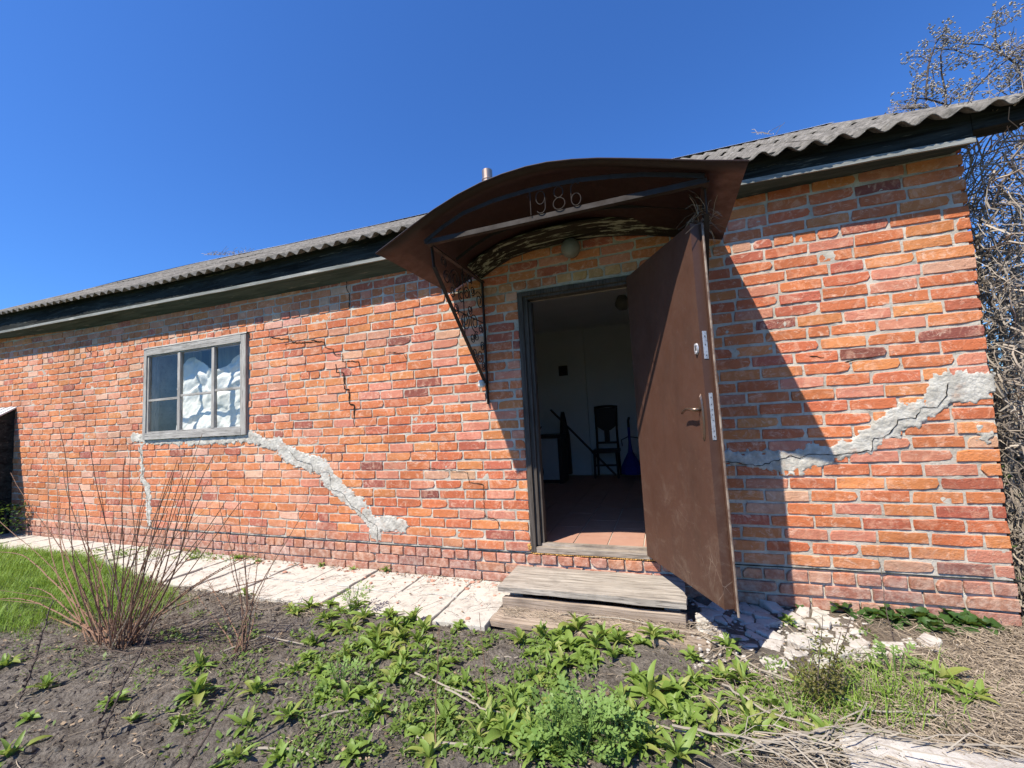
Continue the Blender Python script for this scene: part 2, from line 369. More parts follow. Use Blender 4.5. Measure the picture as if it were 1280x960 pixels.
# clods of soil
def lump(mb, c, r, n=0, flat=.7):
    vs = [(-1,1.618,0),(1,1.618,0),(-1,-1.618,0),(1,-1.618,0),(0,-1,1.618),(0,1,1.618),(0,-1,-1.618),(0,1,-1.618),(1.618,0,-1),(1.618,0,1),(-1.618,0,-1),(-1.618,0,1)]
    fs = [(0,11,5),(0,5,1),(0,1,7),(0,7,10),(0,10,11),(1,5,9),(5,11,4),(11,10,2),(10,7,6),(7,1,8),(3,9,4),(3,4,2),(3,2,6),(3,6,8),(3,8,9),(4,9,5),(2,4,11),(6,2,10),(8,6,7),(9,8,1)]
    a = random.uniform(0, 6.28); ca, sa = math.cos(a), math.sin(a); o = []
    for v in vs:
        k = r/1.9*random.uniform(.7, 1.25); o.append((c[0]+(v[0]*ca-v[1]*sa)*k, c[1]+(v[0]*sa+v[1]*ca)*k, c[2]+v[2]*k*flat))
    mb.add(o, fs)
mb = MB()
for i in range(17000):
    x = random.uniform(-5.5, 1.8); y = random.uniform(-2.7, -.8)
    r = random.choice((.003, .004, .006, .006, .009, .009, .014, .02))*random.uniform(.6, 1.3)
    lump(mb, (x, y, gz(x, y)+.022*fbm((x*2.3, y*2.3, 0), 3)+.017*fbm((x*11, y*11, 4), 3)+.006), r)
tag(mb.build('soil_clods', m_clod), 'grey brown crumbs of dry garden soil in front of the house', 'soil', kind='stuff')

# ------------------------------------------------------------------ the house
house = thing('brick_house', (0, 0, 0), 'long low red brick house with cracked patched wall and an open door', 'house')
CO = .087; MOD = .271
WIN = (-6.26, -4.43, 1.10, 2.27); DOOR = (-1.145, -.135, 0, 2.235)
XL, XR = -11.5, 1.93
def inhole(x, z, m=0): 
    return (WIN[0]-m < x < WIN[1]+m and WIN[2]-m < z < WIN[3]+m) or (DOOR[0]-m < x < DOOR[1]+m and -.02-m < z < DOOR[3]+m)
def warp(x, z):                                           # settlement of the old wall
    return .010*math.sin(x*1.1+.4)*min(1, max(0, (z+.3)/.5)) + (0.012*max(0, -x-5))
def wcorner(z): return 1.905+.017*z
# mortar bed / wall body, in one piece with real relief
c = .022; nx = int((XR-XL)/c); nz = int(3.3/c); idx = {}; mb = MB()
def mv(i, j):
    k = (i, j)
    if k not in idx:
        x = XL+i*c; z = -.42+j*c
        y = .0064-.0052*fbm((x*9, z*9, 3), 3)-.004*fbm((x*33, z*33, 8), 2)
        idx[k] = len(mb.v); mb.v.append((x, y, z))
    return idx[k]
for i in range(nx):
    for j in range(nz):
        xc, zc = XL+(i+.5)*c, -.42+(j+.5)*c
        if inhole(xc, zc) : continue
        if xc > wcorner(zc)-.01: continue
        mb.f.append((mv(i, j), mv(i+1, j), mv(i+1, j+1), mv(i, j+1)))
wall = mb.build('wall', m_mortar, house, smooth=True)
# body behind
mb = MB()
T = .38
mb.box(XL, WIN[0], .03, T, -.5, 2.86); mb.box(WIN[1], DOOR[0], .03, T, -.5, 2.72)
mb.box(DOOR[1], 1.88, .03, T, -.5, 2.78)
mb.box(WIN[0], WIN[1], .03, T, -.5, WIN[2]-.01); mb.box(WIN[0], WIN[1], .03, T, WIN[3]+.01, 2.74)
mb.box(DOOR[0], DOOR[1], .03, T, -.5, -.02); mb.box(DOOR[0], DOOR[1], .03, T, DOOR[3]+.01, 2.7)
mb.box(1.5, 1.885, T, 5.1, -.5, 2.75); mb.box(XL, 1.885, 4.75, 5.12, -.5, 2.8)
mb.add([(1.885, -.0, 2.7), (1.885, 5.1, 2.7), (1.885, 2.5, 4.3), (1.6, 0, 2.7), (1.6, 5.1, 2.7), (1.6, 2.5, 4.3)], [(0,1,2),(3,5,4),(0,3,4,1),(1,4,5,2),(2,5,3,0)])
mb.build('masonry_core', m_mortar, house)

# bricks
def outline(w, h, rnd):
    P = []
    hx, hz = w/2, h/2; jj = lambda a: rnd.uniform(-a, a)
    base = [(-hx, -hz), (-hx*.4, -hz), (hx*.35, -hz), (hx, -hz), (hx, 0), (hx, hz), (hx*.3, hz), (-hx*.45, hz), (-hx, hz), (-hx, 0)]
    for i, (a, b) in enumerate(base):
        q = .0019; k = rnd.choice((.0, .002, .004)) if i in (0, 3, 5, 8) else 0
        if k and rnd.random() < .10: k = .014
        if rnd.random() < .08: q = .006
        P.append((a-math.copysign(k, a)*(1 if i in (0,3,5,8) else 0)+jj(q), b-(math.copysign(k*.6, b) if i in (0,3,5,8) else 0)+jj(q*.9)))
    return P
def brick_geo(w, h, rnd):
    P = outline(w, h, rnd); vs = []; n = len(P); prd = rnd.uniform(-.0015, .0015)
    for s_, y in ((.0035, 0), (0, .0055), (0, .05)):
        for (a, b) in P:
            vs.append((a-math.copysign(s_, a), y+(rnd.uniform(-.0012, .0012)+prd if y == 0 else 0), b-math.copysign(s_, b)))
    fs = [tuple(range(n))]
    for r in (0, 1):
        for i in range(n): fs.append((r*n+i, (r+1)*n+i, (r+1)*n+(i+1)%n, r*n+(i+1)%n))
    return vs, fs
PAL = [((.56, .172, .068), 26), ((.54, .150, .066), 20), ((.61, .220, .082), 18), ((.64, .245, .095), 6), ((.46, .125, .075), 8), ((.30, .088, .062), 3), ((.23, .070, .054), 1.5), ((.62, .34, .22), 2), ((.59, .225, .145), 14)]
PALL = [((.56, .190, .078), 24), ((.54, .175, .082), 18), ((.59, .235, .120), 20), ((.60, .220, .085), 12), ((.48, .145, .090), 6), ((.36, .105, .075), 2), ((.64, .38, .27), 4), ((.62, .28, .18), 12)]
def pick(pal, rnd):
    t = rnd.uniform(0, sum(p[1] for p in pal))
    for c_, k in pal:
        t -= k
        if t <= 0: break
    j = rnd.uniform(.9, 1.1); return tuple(min(.8, q*j*rnd.uniform(.96, 1.04)) for q in c_)
rb = random.Random(11)
vari = {}
def variant(kind, w):
    k = (kind, round(w*200)/200)
    return k
allb = []
def header_row(k, x):
    if k in (-1,): return True
    if k == 26 and -9 < x < -4.2: return True
    if k == 27 and (x < -1.6 ): return True
    if k == 28 and (x < -1.6 or .3 < x < .75): return True
    if k == 26 and -.1 < x < 1.15: return True
    if k == 26 and -1.5 < x < -.05: return True
    if k == 12 and x < -3.7: return True
    if k == 9 and -5.3 < x < -3.2: return True
    if k == 19 and -4.3 < x < -2.6: return True
    return False
for k in range(-3, 34):
    z0 = k*CO if k >= 0 else k*CO-.012+.0
    x = XL+ (.5*MOD if k % 2 else 0)+rb.uniform(-.02, .02) + (.07 if k % 5 == 0 else 0)
    while x < wcorner(z0)+.02:
        hd = header_row(k, x); L = MOD*.5 if hd else MOD*rb.uniform(.97, 1.03)
        if not hd and rb.random() < .05: L = MOD*rb.choice((.5, .75))
        x1 = x+L; xe = wcorner(z0)
        segs = [(x, x1)]
        # cut at the corner and at the openings
        if x1 > xe-.07: segs = [(x, xe+.008)] if xe-x > .06 else []; x1 = 99 if xe-x > .06 else 99
        zc = z0+CO*.5
        out = []
        for a, b in segs:
            for H in (WIN, (DOOR[0], DOOR[1], -.03, DOOR[3])):
                if H[2]-.015 < zc < H[3]+.015:
                    if a < H[0] < b: b = H[0]+.004
                    elif a < H[1] < b: a = H[1]-.004
                    elif a >= H[0] and b <= H[1]: a = b
            if b-a > .045: out.append((a, b))
        for a, b in out:
            xc = (a+b)/2; zz = z0+CO*.5+warp(xc, z0)+rb.uniform(-.003, .003)
            if zz > 2.95 or (zz > 2.78 and xc > -8): continue
            q_ = .003 if xc < -2 else 0; w_ = b-a-.010+q_-rb.uniform(0, .005); h_ = CO-.0138+q_-rb.uniform(0, .0045)
            col = pick(PALL if xc < -2.4-rb.uniform(0, 2) else PAL, rb)
            if k == 26 and -1.5 < xc < -.05: col = pick([((.50, .30, .13), 3), ((.55, .25, .12), 2), ((.45, .17, .08), 1)], rb)
            if k in (26, 27, 28) and xc < -1.6 and rb.random() < .16: col = (.60, .34+rb.uniform(-.05, .05), .24)
            pr = -.012 if k < 0 else 0
            allb.append([xc, pr+rb.uniform(-.0035, .0025), zz, w_, h_, rb.uniform(-.007, .007), col])
        x = x1
# which of them show largest: measure the picture size and whether the canopy or the leaf hides them
def proj(p):
    d = Vector(p)-CAM; z = d.dot(_f); return 640+FPX*d.dot(_rt)/z, 480-FPX*d.dot(_up)/z, z
LEAFP = [(805, 300), (885, 280), (922, 765), (815, 700)]
CANP = [(478, 310), (700, 200), (937, 199), (886, 315), (830, 320), (760, 296), (612, 350), (555, 352)]
def inpoly(x, y, P):
    r = False
    for (x0, y0), (x1, y1) in zip(P, P[1:]+P[:1]):
        if (y0 > y) != (y1 > y) and x < (x1-x0)*(y-y0)/(y1-y0)+x0: r = not r
    return r
for b in allb:
    X_, Y_, Z_ = proj(b[:3]); ca = (CAM-Vector(b[:3])).normalized().dot(Vector((0, -1, 0)))
    vis = 0 < X_ < 1280 and 0 < Y_ < 960 and not inpoly(X_, Y_, LEAFP) and not inpoly(X_, Y_, CANP) and b[2] < 2.68
    b.append((b[3]*b[4]*ca/Z_**2) if vis else 0)
allb.sort(key=lambda b: -b[7])
meshes = {}
def bmesh_for(w_, h_):
    key = (round(w_/.012), rb.randrange(6 if w_ > .2 else 3))
    if key not in meshes:
        vs, fs = brick_geo(key[0]*.012, .0705, rb); me = bpy.data.meshes.new('brick'); me.from_pydata(vs, [], fs); me.materials.append(m_brick_o); meshes[key] = me
    return meshes[key], w_/(key[0]*.012), h_/.0705
for b in allb[:300]:
    me, sx, sz = bmesh_for(b[3], b[4]); o = bpy.data.objects.new('brick', me); COL.objects.link(o); o.parent = wall
    o.location = b[:3]; o.scale = (sx, 1, sz); o.rotation_euler = (0, b[5]*1.3, 0); o.color = b[6]+(1,)
mb = MB(); cols = []
for b in allb[300:]:
    vs, fs = brick_geo(b[3], b[4], rb); a = b[5]*1.3
    mb.add([(b[0]+v[0], b[1]+v[1], b[2]+v[2]-v[0]*a) for v in vs], fs); cols += [b[6]+(1,)]*len(vs)
o = mb.build('brick', m_brick_v, wall); o['kind'] = 'stuff'
ca_ = o.data.color_attributes.new('tint', 'FLOAT_COLOR', 'POINT'); ca_.data.foreach_set('color', [q for c_ in cols for q in c_])
# damp course ledge
for xa_, xb_ in ((-6.1, DOOR[0]), (DOOR[1], 1.93)):
    mb = MB(); nn_ = int((xb_-xa_)/.14)
    for i in range(nn_):
        x0, x1 = lerp(xa_, xb_, i/nn_), lerp(xa_, xb_, (i+1)/nn_)
        za, zb = warp(x0, 0)-.006+.004*fbm((x0*4, 0, 0)), warp(x1, 0)-.006+.004*fbm((x1*4, 0, 0)); ya, yb = -.004+.010*fbm((x0*6, 2, 0)), -.004+.010*fbm((x1*6, 2, 0))
        mb.add([(x0, ya, za), (x1, yb, zb), (x1, yb, zb-.004), (x0, ya, za-.004), (x0, .02, za), (x1, .02, zb), (x1, .02, zb-.004), (x0, .02, za-.004)], [(0,3,2,1), (4,0,1,5), (3,7,6,2)])
    mb.build('damp_course', m_fascia, wall)

# cement repairs smeared over the cracks
def field(x, z, segs):
    best = -9
    for (x0, z0, r0), (x1, z1, r1) in segs:
        dx, dz = x1-x0, z1-z0; L2 = dx*dx+dz*dz+1e-9; t = max(0, min(1, ((x-x0)*dx+(z-z0)*dz)/L2))
        d = math.hypot(x-x0-dx*t, z-z0-dz*t); best = max(best, lerp(r0, r1, t)-d)
    return best+.010+.030*fbm((x*9, z*9, 7), 3)+.026*fbm((x*34, z*34, 5), 3)
def height(x, z, f): return min(1, max(0, f)/.02)*.0035+.0042*fbm((x*13, z*13, 2), 3)+.0022*fbm((x*50, z*50, 2), 2)+.0030
def patch(pts, c=.0085):
    P = [(at(px, py, 0).x, at(px, py, 0).z, r) for px, py, r in pts]; segs = list(zip(P, P[1:])); mb = MB(); idx = {}
    x0 = min(p[0]-p[2] for p in P)-.04; x1 = max(p[0]+p[2] for p in P)+.04; z0 = min(p[1]-p[2] for p in P)-.04; z1 = max(p[1]+p[2] for p in P)+.04
    nx, nz = int((x1-x0)/c), int((z1-z0)/c); F = {}
    for i in range(nx+1):
        for j in range(nz+1):
            f = field(x0+i*c, z0+j*c, segs)
            if f > -.012: F[i, j] = f
    def vv(i, j):
        if (i, j) not in idx:
            x, z = x0+i*c, z0+j*c; f = F[i, j]; idx[i, j] = len(mb.v)
            mb.v.append((x, (.006 if f <= 0 else -height(x, z, f)), z))
        return idx[i, j]
    for i in range(nx):
        for j in range(nz):
            q = [(i, j), (i+1, j), (i+1, j+1), (i, j+1)]
            if all(k in F for k in q) and any(F[k] > 0 for k in q) and not inhole(x0+(i+.5)*c, z0+(j+.5)*c, -.005) and x0+i*c < wcorner(z0+j*c)+.02:
                mb.f.append(tuple(vv(*k) for k in q))
    return mb.build('cement_repair', m_cement, wall, smooth=True), segs
def crack(pts, segs=None, w_=.0022, name='crack'):
    P = [(at(px, py, 0).x, at(px, py, 0).z) for px, py in pts]; mb = MB(); Q = []
    for (a, b), (c_, d) in zip(P, P[1:]):
        n_ = max(1, int(math.hypot(c_-a, d-b)/.02))
        for i in range(n_): Q.append((lerp(a, c_, i/n_)+random.uniform(-.006, .006), lerp(b, d, i/n_)+random.uniform(-.006, .006)))
    Q.append(P[-1]); vs = []; fs = []
    for i, (x, z) in enumerate(Q):
        a, b = Q[max(0, i-1)], Q[min(len(Q)-1, i+1)]; dx, dz = b[0]-a[0], b[1]-a[1]; L = math.hypot(dx, dz) or 1
        k = w_*(.5+random.random())*(.3 if i in (0, len(Q)-1) else 1)
        y = -.0062
        if segs:
            f = field(x, z, segs); y = -max(.0065, height(x, z, f) if f > 0 else 0)-.0028
        vs += [(x-dz/L*k, y, z+dx/L*k), (x+dz/L*k, y, z-dx/L*k), (x, y+.006, z)]
        if i:
            n_ = i*3; fs += [(n_-3, n_, n_+1, n_-2)]
    mb.add(vs, fs); return mb.build(name, m_gap_shade, wall)
_, sg = patch([(905, 573, .035), (945, 574, .045), (985, 579, .07), (1005, 574, .075), (1040, 566, .05), (1075, 556, .055), (1095, 544, .06), (1122, 526, .07), (1150, 512, .065), (1172, 500, .06), (1182, 484, .085), (1205, 484, .095), (1218, 482, .085), (1238, 474, .015)])
crack([(905, 576), (948, 582), (968, 576), (985, 570), (1000, 572), (1010, 567), (1035, 569), (1060, 566), (1088, 563), (1091, 548), (1105, 547), (1117, 535), (1122, 525), (1143, 522), (1150, 510), (1172, 508), (1182, 495), (1184, 478)], sg)
patch([(1222, 533, .012), (1229, 542, .03), (1232, 550, .02)])
_, sg = patch([(168, 546, .05), (180, 548, .06), (205, 551, .04), (240, 552, .035), (285, 550, .035), (315, 546, .06), (330, 553, .045), (346, 555, .06), (362, 569, .08), (382, 578, .085), (404, 583, .08), (413, 602, .085), (430, 618, .075), (447, 630, .075), (457, 640, .065), (467, 660, .07), (473, 672, .03)])
patch([(470, 655, .06), (485, 655, .065), (502, 657, .055)])
crack([(362, 562), (372, 575), (390, 580), (392, 592), (412, 590), (415, 612), (428, 615), (440, 632), (452, 640), (462, 652), (472, 656), (473, 676)], sg, .0016)
_, sg = patch([(177, 556, .03), (178, 600, .025), (185, 606, .035), (186, 635, .04), (187, 655, .02)])
crack([(174, 556), (180, 577), (178, 605), (184, 618), (187, 660), (198, 668)], sg, .002)
crack([(433, 342), (434, 364), (437, 366), (437, 385)], None, .005)
crack([(334, 421), (350, 424), (364, 424), (366, 429)], None, .004)
crack([(366, 429), (406, 427), (407, 435), (417, 436), (418, 443), (428, 444), (428, 452), (449, 452), (450, 462)], None, .0042)  # first level run paints the shadow line under the bricks, the rest is crack
crack([(420, 454), (421, 465), (430, 466), (431, 486), (437, 487), (437, 505), (443, 506), (443, 530)], None, .006)
crack([(398, 426), (383, 424), (356, 431)], None, .003)
crack([(485, 440), (505, 442), (510, 450)], None, .003)
crack([(535, 585), (585, 590), (587, 603), (604, 605), (606, 645), (622, 650), (625, 658)], None, .0025)
crack([(108, 434), (114, 441), (112, 447)], None, .004)
crack([(153, 418), (153, 434)], None, .004)
crack([(1010, 445), (1030, 447)], None, .003)
crack([(1055, 452), (1090, 447)], None, .003)

# soffit, fascia, roof
XS = [-11.5, -9.9, -7.7, -5, -2.9, -2.36, .67, 1.95]
soff = lambda x: interp(x, [(-11.5, 2.9), (-9.9, 2.828), (-7.7, 2.717), (-5, 2.665), (-2.9, 2.636), (-2.36, 2.629), (.67, 2.687), (1.95, 2.709)])
fbot = lambda x: interp(x, [(-11.5, 2.86), (-8.5, 2.80), (-6.6, 2.765), (-4.5, 2.725), (-2.38, 2.698), (.63, 2.69), (1.95, 2.648)])
rz_ = lambda x: interp(x, [(-11.5, 3.10), (-9.1, 3.06), (-6.5, 2.97), (-4.5, 2.92), (-2.1, 2.885), (.7, 2.81), (1.85, 2.787), (3.2, 2.79)])
def strip(name, m, prof, parent, x0=XL, x1=1.895, n=56):
    # prof: function x -> list of (y,z) around the section
    vs = []; fs = []
    for i in range(n+1):
        x = lerp(x0, x1, i/n); P = prof(x); k = len(P); vs += [(x, a, b) for a, b in P]
        if i: fs += [((i-1)*k+j, (i-1)*k+(j+1)%k, i*k+(j+1)%k, i*k+j) for j in range(k)]
    k = len(prof(x0)); fs += [tuple(range(k))[::-1], tuple(n*k+j for j in range(k))]
    mb = MB(); mb.add(vs, fs); return mb.build(name, m, parent)
jn = lambda x, s_: .004*fbm((x*3, s_, 0))
roof = MB().tube([(-11.4, .5, 2.95), (1.9, .5, 2.95)], .05, 4).build('roof', m_fascia, house)
strip('soffit_board', m_soffit, lambda x: [(-.205, fbot(x)), (.02, soff(x)), (.02, soff(x)+.02), (-.205, fbot(x)+.02)], roof)
strip('eave_lip', m_lip, lambda x: [(-.222+jn(x, 1), fbot(x)-.004+jn(x, 2)), (-.2055, fbot(x)-.004), (-.2055, fbot(x)+.03), (-.222+jn(x, 1), fbot(x)+.028+jn(x, 3))], roof)
strip('fascia_board', m_fascia, lambda x: [(-.205+jn(x, 4), fbot(x)+.031), (-.18, fbot(x)+.022), (-.18, rz_(x)+.085), (-.205+jn(x, 4), rz_(x)+.072+jn(x, 5))], roof)
strip('rafter_plate', m_fascia, lambda x: [(-.20, rz_(x)-.055), (-.08, rz_(x)-.055), (-.08, rz_(x)+.125), (-.20, rz_(x)+.068)], roof, 1.90, 2.17, 4)
# corrugated sheets
SL = math.atan(.60); AMP, PITCHW = .021, .15
def sheet_mesh(nw, length, seed):
    mb = MB(); nx = int(nw*8); ny = 7; rr = random.Random(seed); brk = [rr.uniform(-.012, .008) for _ in range(nx+1)]
    for side in (0, 1):
        for j in range(ny+1):
            for i in range(nx+1):
                u = i/8*PITCHW; v = length*j/ny-(.0 if j else brk[i]*.5)
                mb.v.append((u, v, AMP*math.cos(2*math.pi*u/PITCHW)+(-.0065 if side else 0)+.003*fbm((u*3, v*3, seed))))
    W = nx+1; N = W*(ny+1)
    for j in range(ny):
        for i in range(nx):
            a = j*W+i; mb.f += [(a, a+1, a+W+1, a+W), (N+a, N+a+W, N+a+W+1, N+a+1)]
    for i in range(nx): mb.f += [(i, N+i, N+i+1, i+1), (ny*W+i, ny*W+i+1, N+ny*W+i+1, N+ny*W+i)]
    for j in range(ny): mb.f += [(j*W, (j+1)*W, N+(j+1)*W, N+j*W), (j*W+nx, N+j*W+nx, N+(j+1)*W+nx, (j+1)*W+nx)]
    return mb
sm_ = []
for s_ in range(3):
    o = sheet_mesh(7.5, 1.75, s_).build('roof_sheet', m_roof, roof, smooth=True, local=True); sm_.append(o)
first = True; cnt = 0
for row in (1, 0):
    for k in range(14):
        x0 = -12.59+k*1.05
        z0 = rz_(x0); z1 = rz_(x0+1.05)
        src = sm_[cnt % 3]; o = src if cnt < 3 else src.copy()
        if cnt >= 3: COL.objects.link(o); o.parent = roof
        cnt += 1
        v0 = row*1.52; base = Vector((x0, -.315+random.uniform(-.008, .008), z0+.012+.006*(k % 2)+.0085*row)) + Vector((0, math.cos(SL), math.sin(SL)))*v0
        o.location = base; o.rotation_euler = (SL, -math.atan((z1-z0)/1.05), random.uniform(-.003, .003))
mb = MB(); RY = -.315+3.25*math.cos(SL)
strip('ridge_cap', m_ridge, lambda x: [(RY-.11, rz_(x)+3.25*math.sin(SL)-.005), (RY, rz_(x)+3.25*math.sin(SL)+.06), (RY+.13, rz_(x)+3.25*math.sin(SL)-.03), (RY, rz_(x)+3.25*math.sin(SL)+.05)], roof, -12.6, 2.19)
strip('back_slope', m_roof, lambda x: [(RY, rz_(x)+3.25*math.sin(SL)+.02), (RY+2.8, rz_(x)+.1), (RY+2.8, rz_(x)+.09), (RY, rz_(x)+3.25*math.sin(SL)+.01)], roof, -12.6, 2.19)

# chimney flue
mb = MB(); pc = at(609, 218, 1.15); r_ = .064
mb.lathe([(r_, -.8), (r_, -.085), (r_+.006, -.08), (r_+.006, -.065), (r_, -.06), (r_, .045), (r_-.004, .045), (r_-.006, -.8)], pc, 24)
mb.build('chimney_pipe', m_pipe, roof, smooth=False)

# window
wx0, wx1, wz0, wz1 = -6.25, -4.437, 1.108, 2.262
win = MB()
win.box(wx0, wx0+.055, -.03, .12, wz0, wz1, .002)
window = win.build('window', m_winwood_v, house)
MB().box(wx1-.075, wx1, -.032, .12, wz0, wz1, .002).build('frame', m_winwood_v, window)
MB().box(wx0+.056, wx1-.076, -.034, .12, wz1-.085, wz1, .002).build('frame', m_winwood_h, window)
MB().box(wx0+.056, wx1-.076, -.034, .12, wz0, wz0+.075, .002).build('sill', m_winwood_h, window)
sx0, sx1, sz0, sz1 = wx0+.057, wx1-.077, wz0+.077, wz1-.087
for i in (0, 3): 
    xx = (sx0+.014, sx1-.014)[i == 3]; MB().box(xx-.014, xx+.014, -.018, .012, sz0, sz1).build('stile', m_winwood_v, window)
MB().box(sx0+.029, sx1-.029, -.018, .012, sz0, sz0+.02).build('rail', m_winwood_h, window)
MB().box(sx0+.029, sx1-.029, -.018, .012, sz1-.012, sz1).build('rail', m_winwood_h, window)
mx = [-5.585, -4.985]
for k, xx in enumerate(mx):
    MB().box(xx-.024, xx+.024, -.022, .014, sz0+.021, sz1-.013, .0015).build('mullion', m_winwood_v, window)
cells = [(sx0+.029, mx[0]-.024), (mx[0]+.024, mx[1]-.024), (mx[1]+.024, sx1-.029)]
zb = [1.60, 1.625, 1.645]
for k, (a, b) in enumerate(cells):
    MB().box(a, b, -.016, .01, zb[k]-.013, zb[k]+.013, .0015).build('glazing_bar', m_winwood_h, window)
    for (p, q) in ((sz0+.021, zb[k]-.014), (zb[k]+.014, sz1-.013)):
        MB().add([(a, random.uniform(-.001, .001), p), (b, random.uniform(-.001, .001), p), (b, random.uniform(-.002, .002), q), (a, 0, q)], [(0, 1, 2, 3)]).build('pane', m_glass, window)
# torn tar paper above the window
mb = MB()
for i in range(24):
    x0 = lerp(wx0-.01, wx1+.02, i/24); x1 = lerp(wx0-.01, wx1+.02, (i+1)/24); h0 = .02+.012*fbm((x0*5, 1, 1)); h1 = .02+.012*fbm((x1*5, 1, 1))
    mb.add([(x0, -.038, wz1+.002), (x1, -.038, wz1+.002), (x1, -.03, wz1+h1), (x0, -.03, wz1+h0), (x0, .03, wz1+h0), (x1, .03, wz1+h1)], [(0, 1, 2, 3), (3, 2, 5, 4)])
mb.build('head_strip', m_winwood_h, window)
# room behind the window: dark box, hanging film and curtain
mb = MB(); mb.box(-7.0, -3.2, 2.2, 2.25, -.3, 2.7); mb.box(-7.05, -7.0, T, 2.25, -.3, 2.7); mb.box(-3.2, -3.15, T, 2.25, -.3, 2.7); mb.box(-7.05, -3.15, T, 2.25, 2.7, 2.75); mb.box(-7.05, -3.15, T, 2.25, -.3, -.25)
mb.build('room_partition', m_plaster, house)
def sheetcloth(name, m, fx, x0, x1, y, top, z0, label, cat, amp, nx=110, nz=70):
    mb = MB()
    for j in range(nz+1):
        for i in range(nx+1):
            u = i/nx; x = lerp(x0, x1, u); z = lerp(z0, top(u), j/nz)
            mb.v.append((x+.01*fbm((x*3, z*3, 5)), y+amp*fx(x, z), z))
    W = nx+1; mb.f = [(j*W+i, j*W+i+1, (j+1)*W+i+1, (j+1)*W+i) for j in range(nz) for i in range(nx)]
    return tag(mb.build(name, m, smooth=True), label, cat)
def crump(x, z):
    q = Vector((x*2.2+1.9*z+.5*fbm((x*3, z*3, 1), 2), 0, z*5.0-2.6*x+.5*fbm((x*4, z*4, 9), 2))); d = noise.voronoi(q)[0]; e = noise.voronoi(Vector((x*9-z*5, 3, z*9)))[0]
    return (d[0]-d[1])*.8+(e[0]-e[1])*.22+.9*fbm((x*2.2, 1, z*2.2), 2)
sheetcloth('plastic_film', m_film, crump, -5.90, -4.48, .17, lambda u: 2.0+.14*abs(u-.55)+.08*math.sin(u*9)-.25*max(0, .12-u)/.12, 1.12, 'crumpled white film bunched up behind the window panes', 'film', .072)
sheetcloth('curtain', m_curtain, lambda x, z: math.sin(x*55+2*fbm((x, z, 0)))*1, -5.95, -5.60, .27, lambda u: 2.25, 1.0, 'dark grey curtain hanging at the left side of the window', 'curtain', .02, 60, 8)
sheetcloth('net_curtain', m_curtain, lambda x, z: math.sin(x*40)+fbm((x*2, z*2, 0)), -5.6, -4.45, .34, lambda u: 2.25, 1.0, 'grey net curtain hanging behind the white film in the window', 'curtain', .02, 90, 8)

# ------------------------------------------------------------------ interior
mb = MB(); IX0, IX1, IY, FZ, CZ = -2.75, 1.2, 4.25, .05, 2.72
mb.box(IX0, IX1, IY, IY+.1, -.2, CZ); mb.box(IX0-.1, IX0, T, IY+.1, -.2, CZ); mb.box(IX1, IX1+.1, T, IY+.1, -.2, CZ)
mb.build('inner_wall', m_plaster, house)
MB().box(IX0-.1, IX1+.1, T-.3, IY+.1, CZ, CZ+.05).build('ceiling', m_plaster, house)
MB().box(IX0, -1.3, IY-.09, IY-.001, FZ, CZ-.001).build('chimney_breast', m_plaster, house)
MB().box(IX0, -1.2, T+.002, T+.02, FZ, CZ-.001).box(-.1, IX1, T+.002, T+.02, FZ, CZ-.001).build('inner_wall', m_plaster, house)
fl = MB().box(IX0, IX1, T-.32, IY, -.2, FZ-.006).build('floor', m_mortar, house)
mb = MB(); first = None
tsz = .285
for i in range(-10, 5):
    for j in range(0, 15):
        x0 = i*tsz+.05; y0 = .075+j*tsz
        if x0 < IX0 or x0+tsz > IX1: continue
        if y0+tsz > IY: continue
        if -1.25 < x0 < -.1 and j < 5:
            if first is None:
                first = MB().add([(0, 0, -.02), (tsz-.006, 0, -.02), (tsz-.006, tsz-.006, -.02), (0, tsz-.006, -.02), (.002, .002, 0), (tsz-.008, .002, 0), (tsz-.008, tsz-.008, 0), (.002, tsz-.008, 0)], [(4,5,6,7),(0,1,5,4),(1,2,6,5),(2,3,7,6),(3,0,4,7)]).build('floor_tile', m_tile, fl, local=True); o = first
            else: o = first.copy(); COL.objects.link(o); o.parent = fl
            o.location = (x0, y0, FZ+random.uniform(-.001, .002))
        else: mb.box(x0+.003, x0+tsz-.003, y0+.003, y0+tsz-.003, FZ-.02, FZ+random.uniform(-.001, .002))
o = mb.build('floor_tile', m_tile, fl); o['kind'] = 'stuff'

chx, chy = -.98, 3.92
ch = thing('chair', (chx, chy, FZ), 'dark wooden dining chair with tall back against the far white wall', 'chair')
def C(name, mb): return mb.build(name, m_darkwood, ch, local=True)
C('seat', MB().box(-.22, .22, -.22, .20, .42, .47, .004))
for sx in (-1, 1):
    C('leg', MB().tube([(sx*.19, -.19, 0), (sx*.185, -.18, .42)], [.017, .022], 8))
    C('leg', MB().tube([(sx*.19, .20, 0), (sx*.18, .18, .45), (sx*.175, .19, .8), (sx*.19, .24, 1.17)], [.017, .021, .018, .016], 8))
C('backrest', MB().tube([(-.205, .25, 1.19), (-.1, .26, 1.205), (0, .26, 1.21), (.1, .26, 1.205), (.205, .25, 1.19)], .02, 8).box(-.17, .17, .215, .235, .86, 1.18).add([(-.17, .2, .86), (.17, .2, .86), (.06, .2, .78), (-.06, .2, .78), (-.17, .215, .86), (.17, .215, .86), (.06, .215, .78), (-.06, .215, .78)], [(0,3,2,1), (4,5,6,7)]))
C('splat', MB().box(-.045, .045, .19, .205, .58, .79))
C('rail', MB().box(-.17, .17, .185, .205, .55, .585)); C('stretcher', MB().box(-.18, .18, -.19, -.175, .20, .23))
cb = thing('cabinet', (-2.05, 3.35, FZ), 'low white cabinet with dark worktop inside the doorway', 'cabinet')
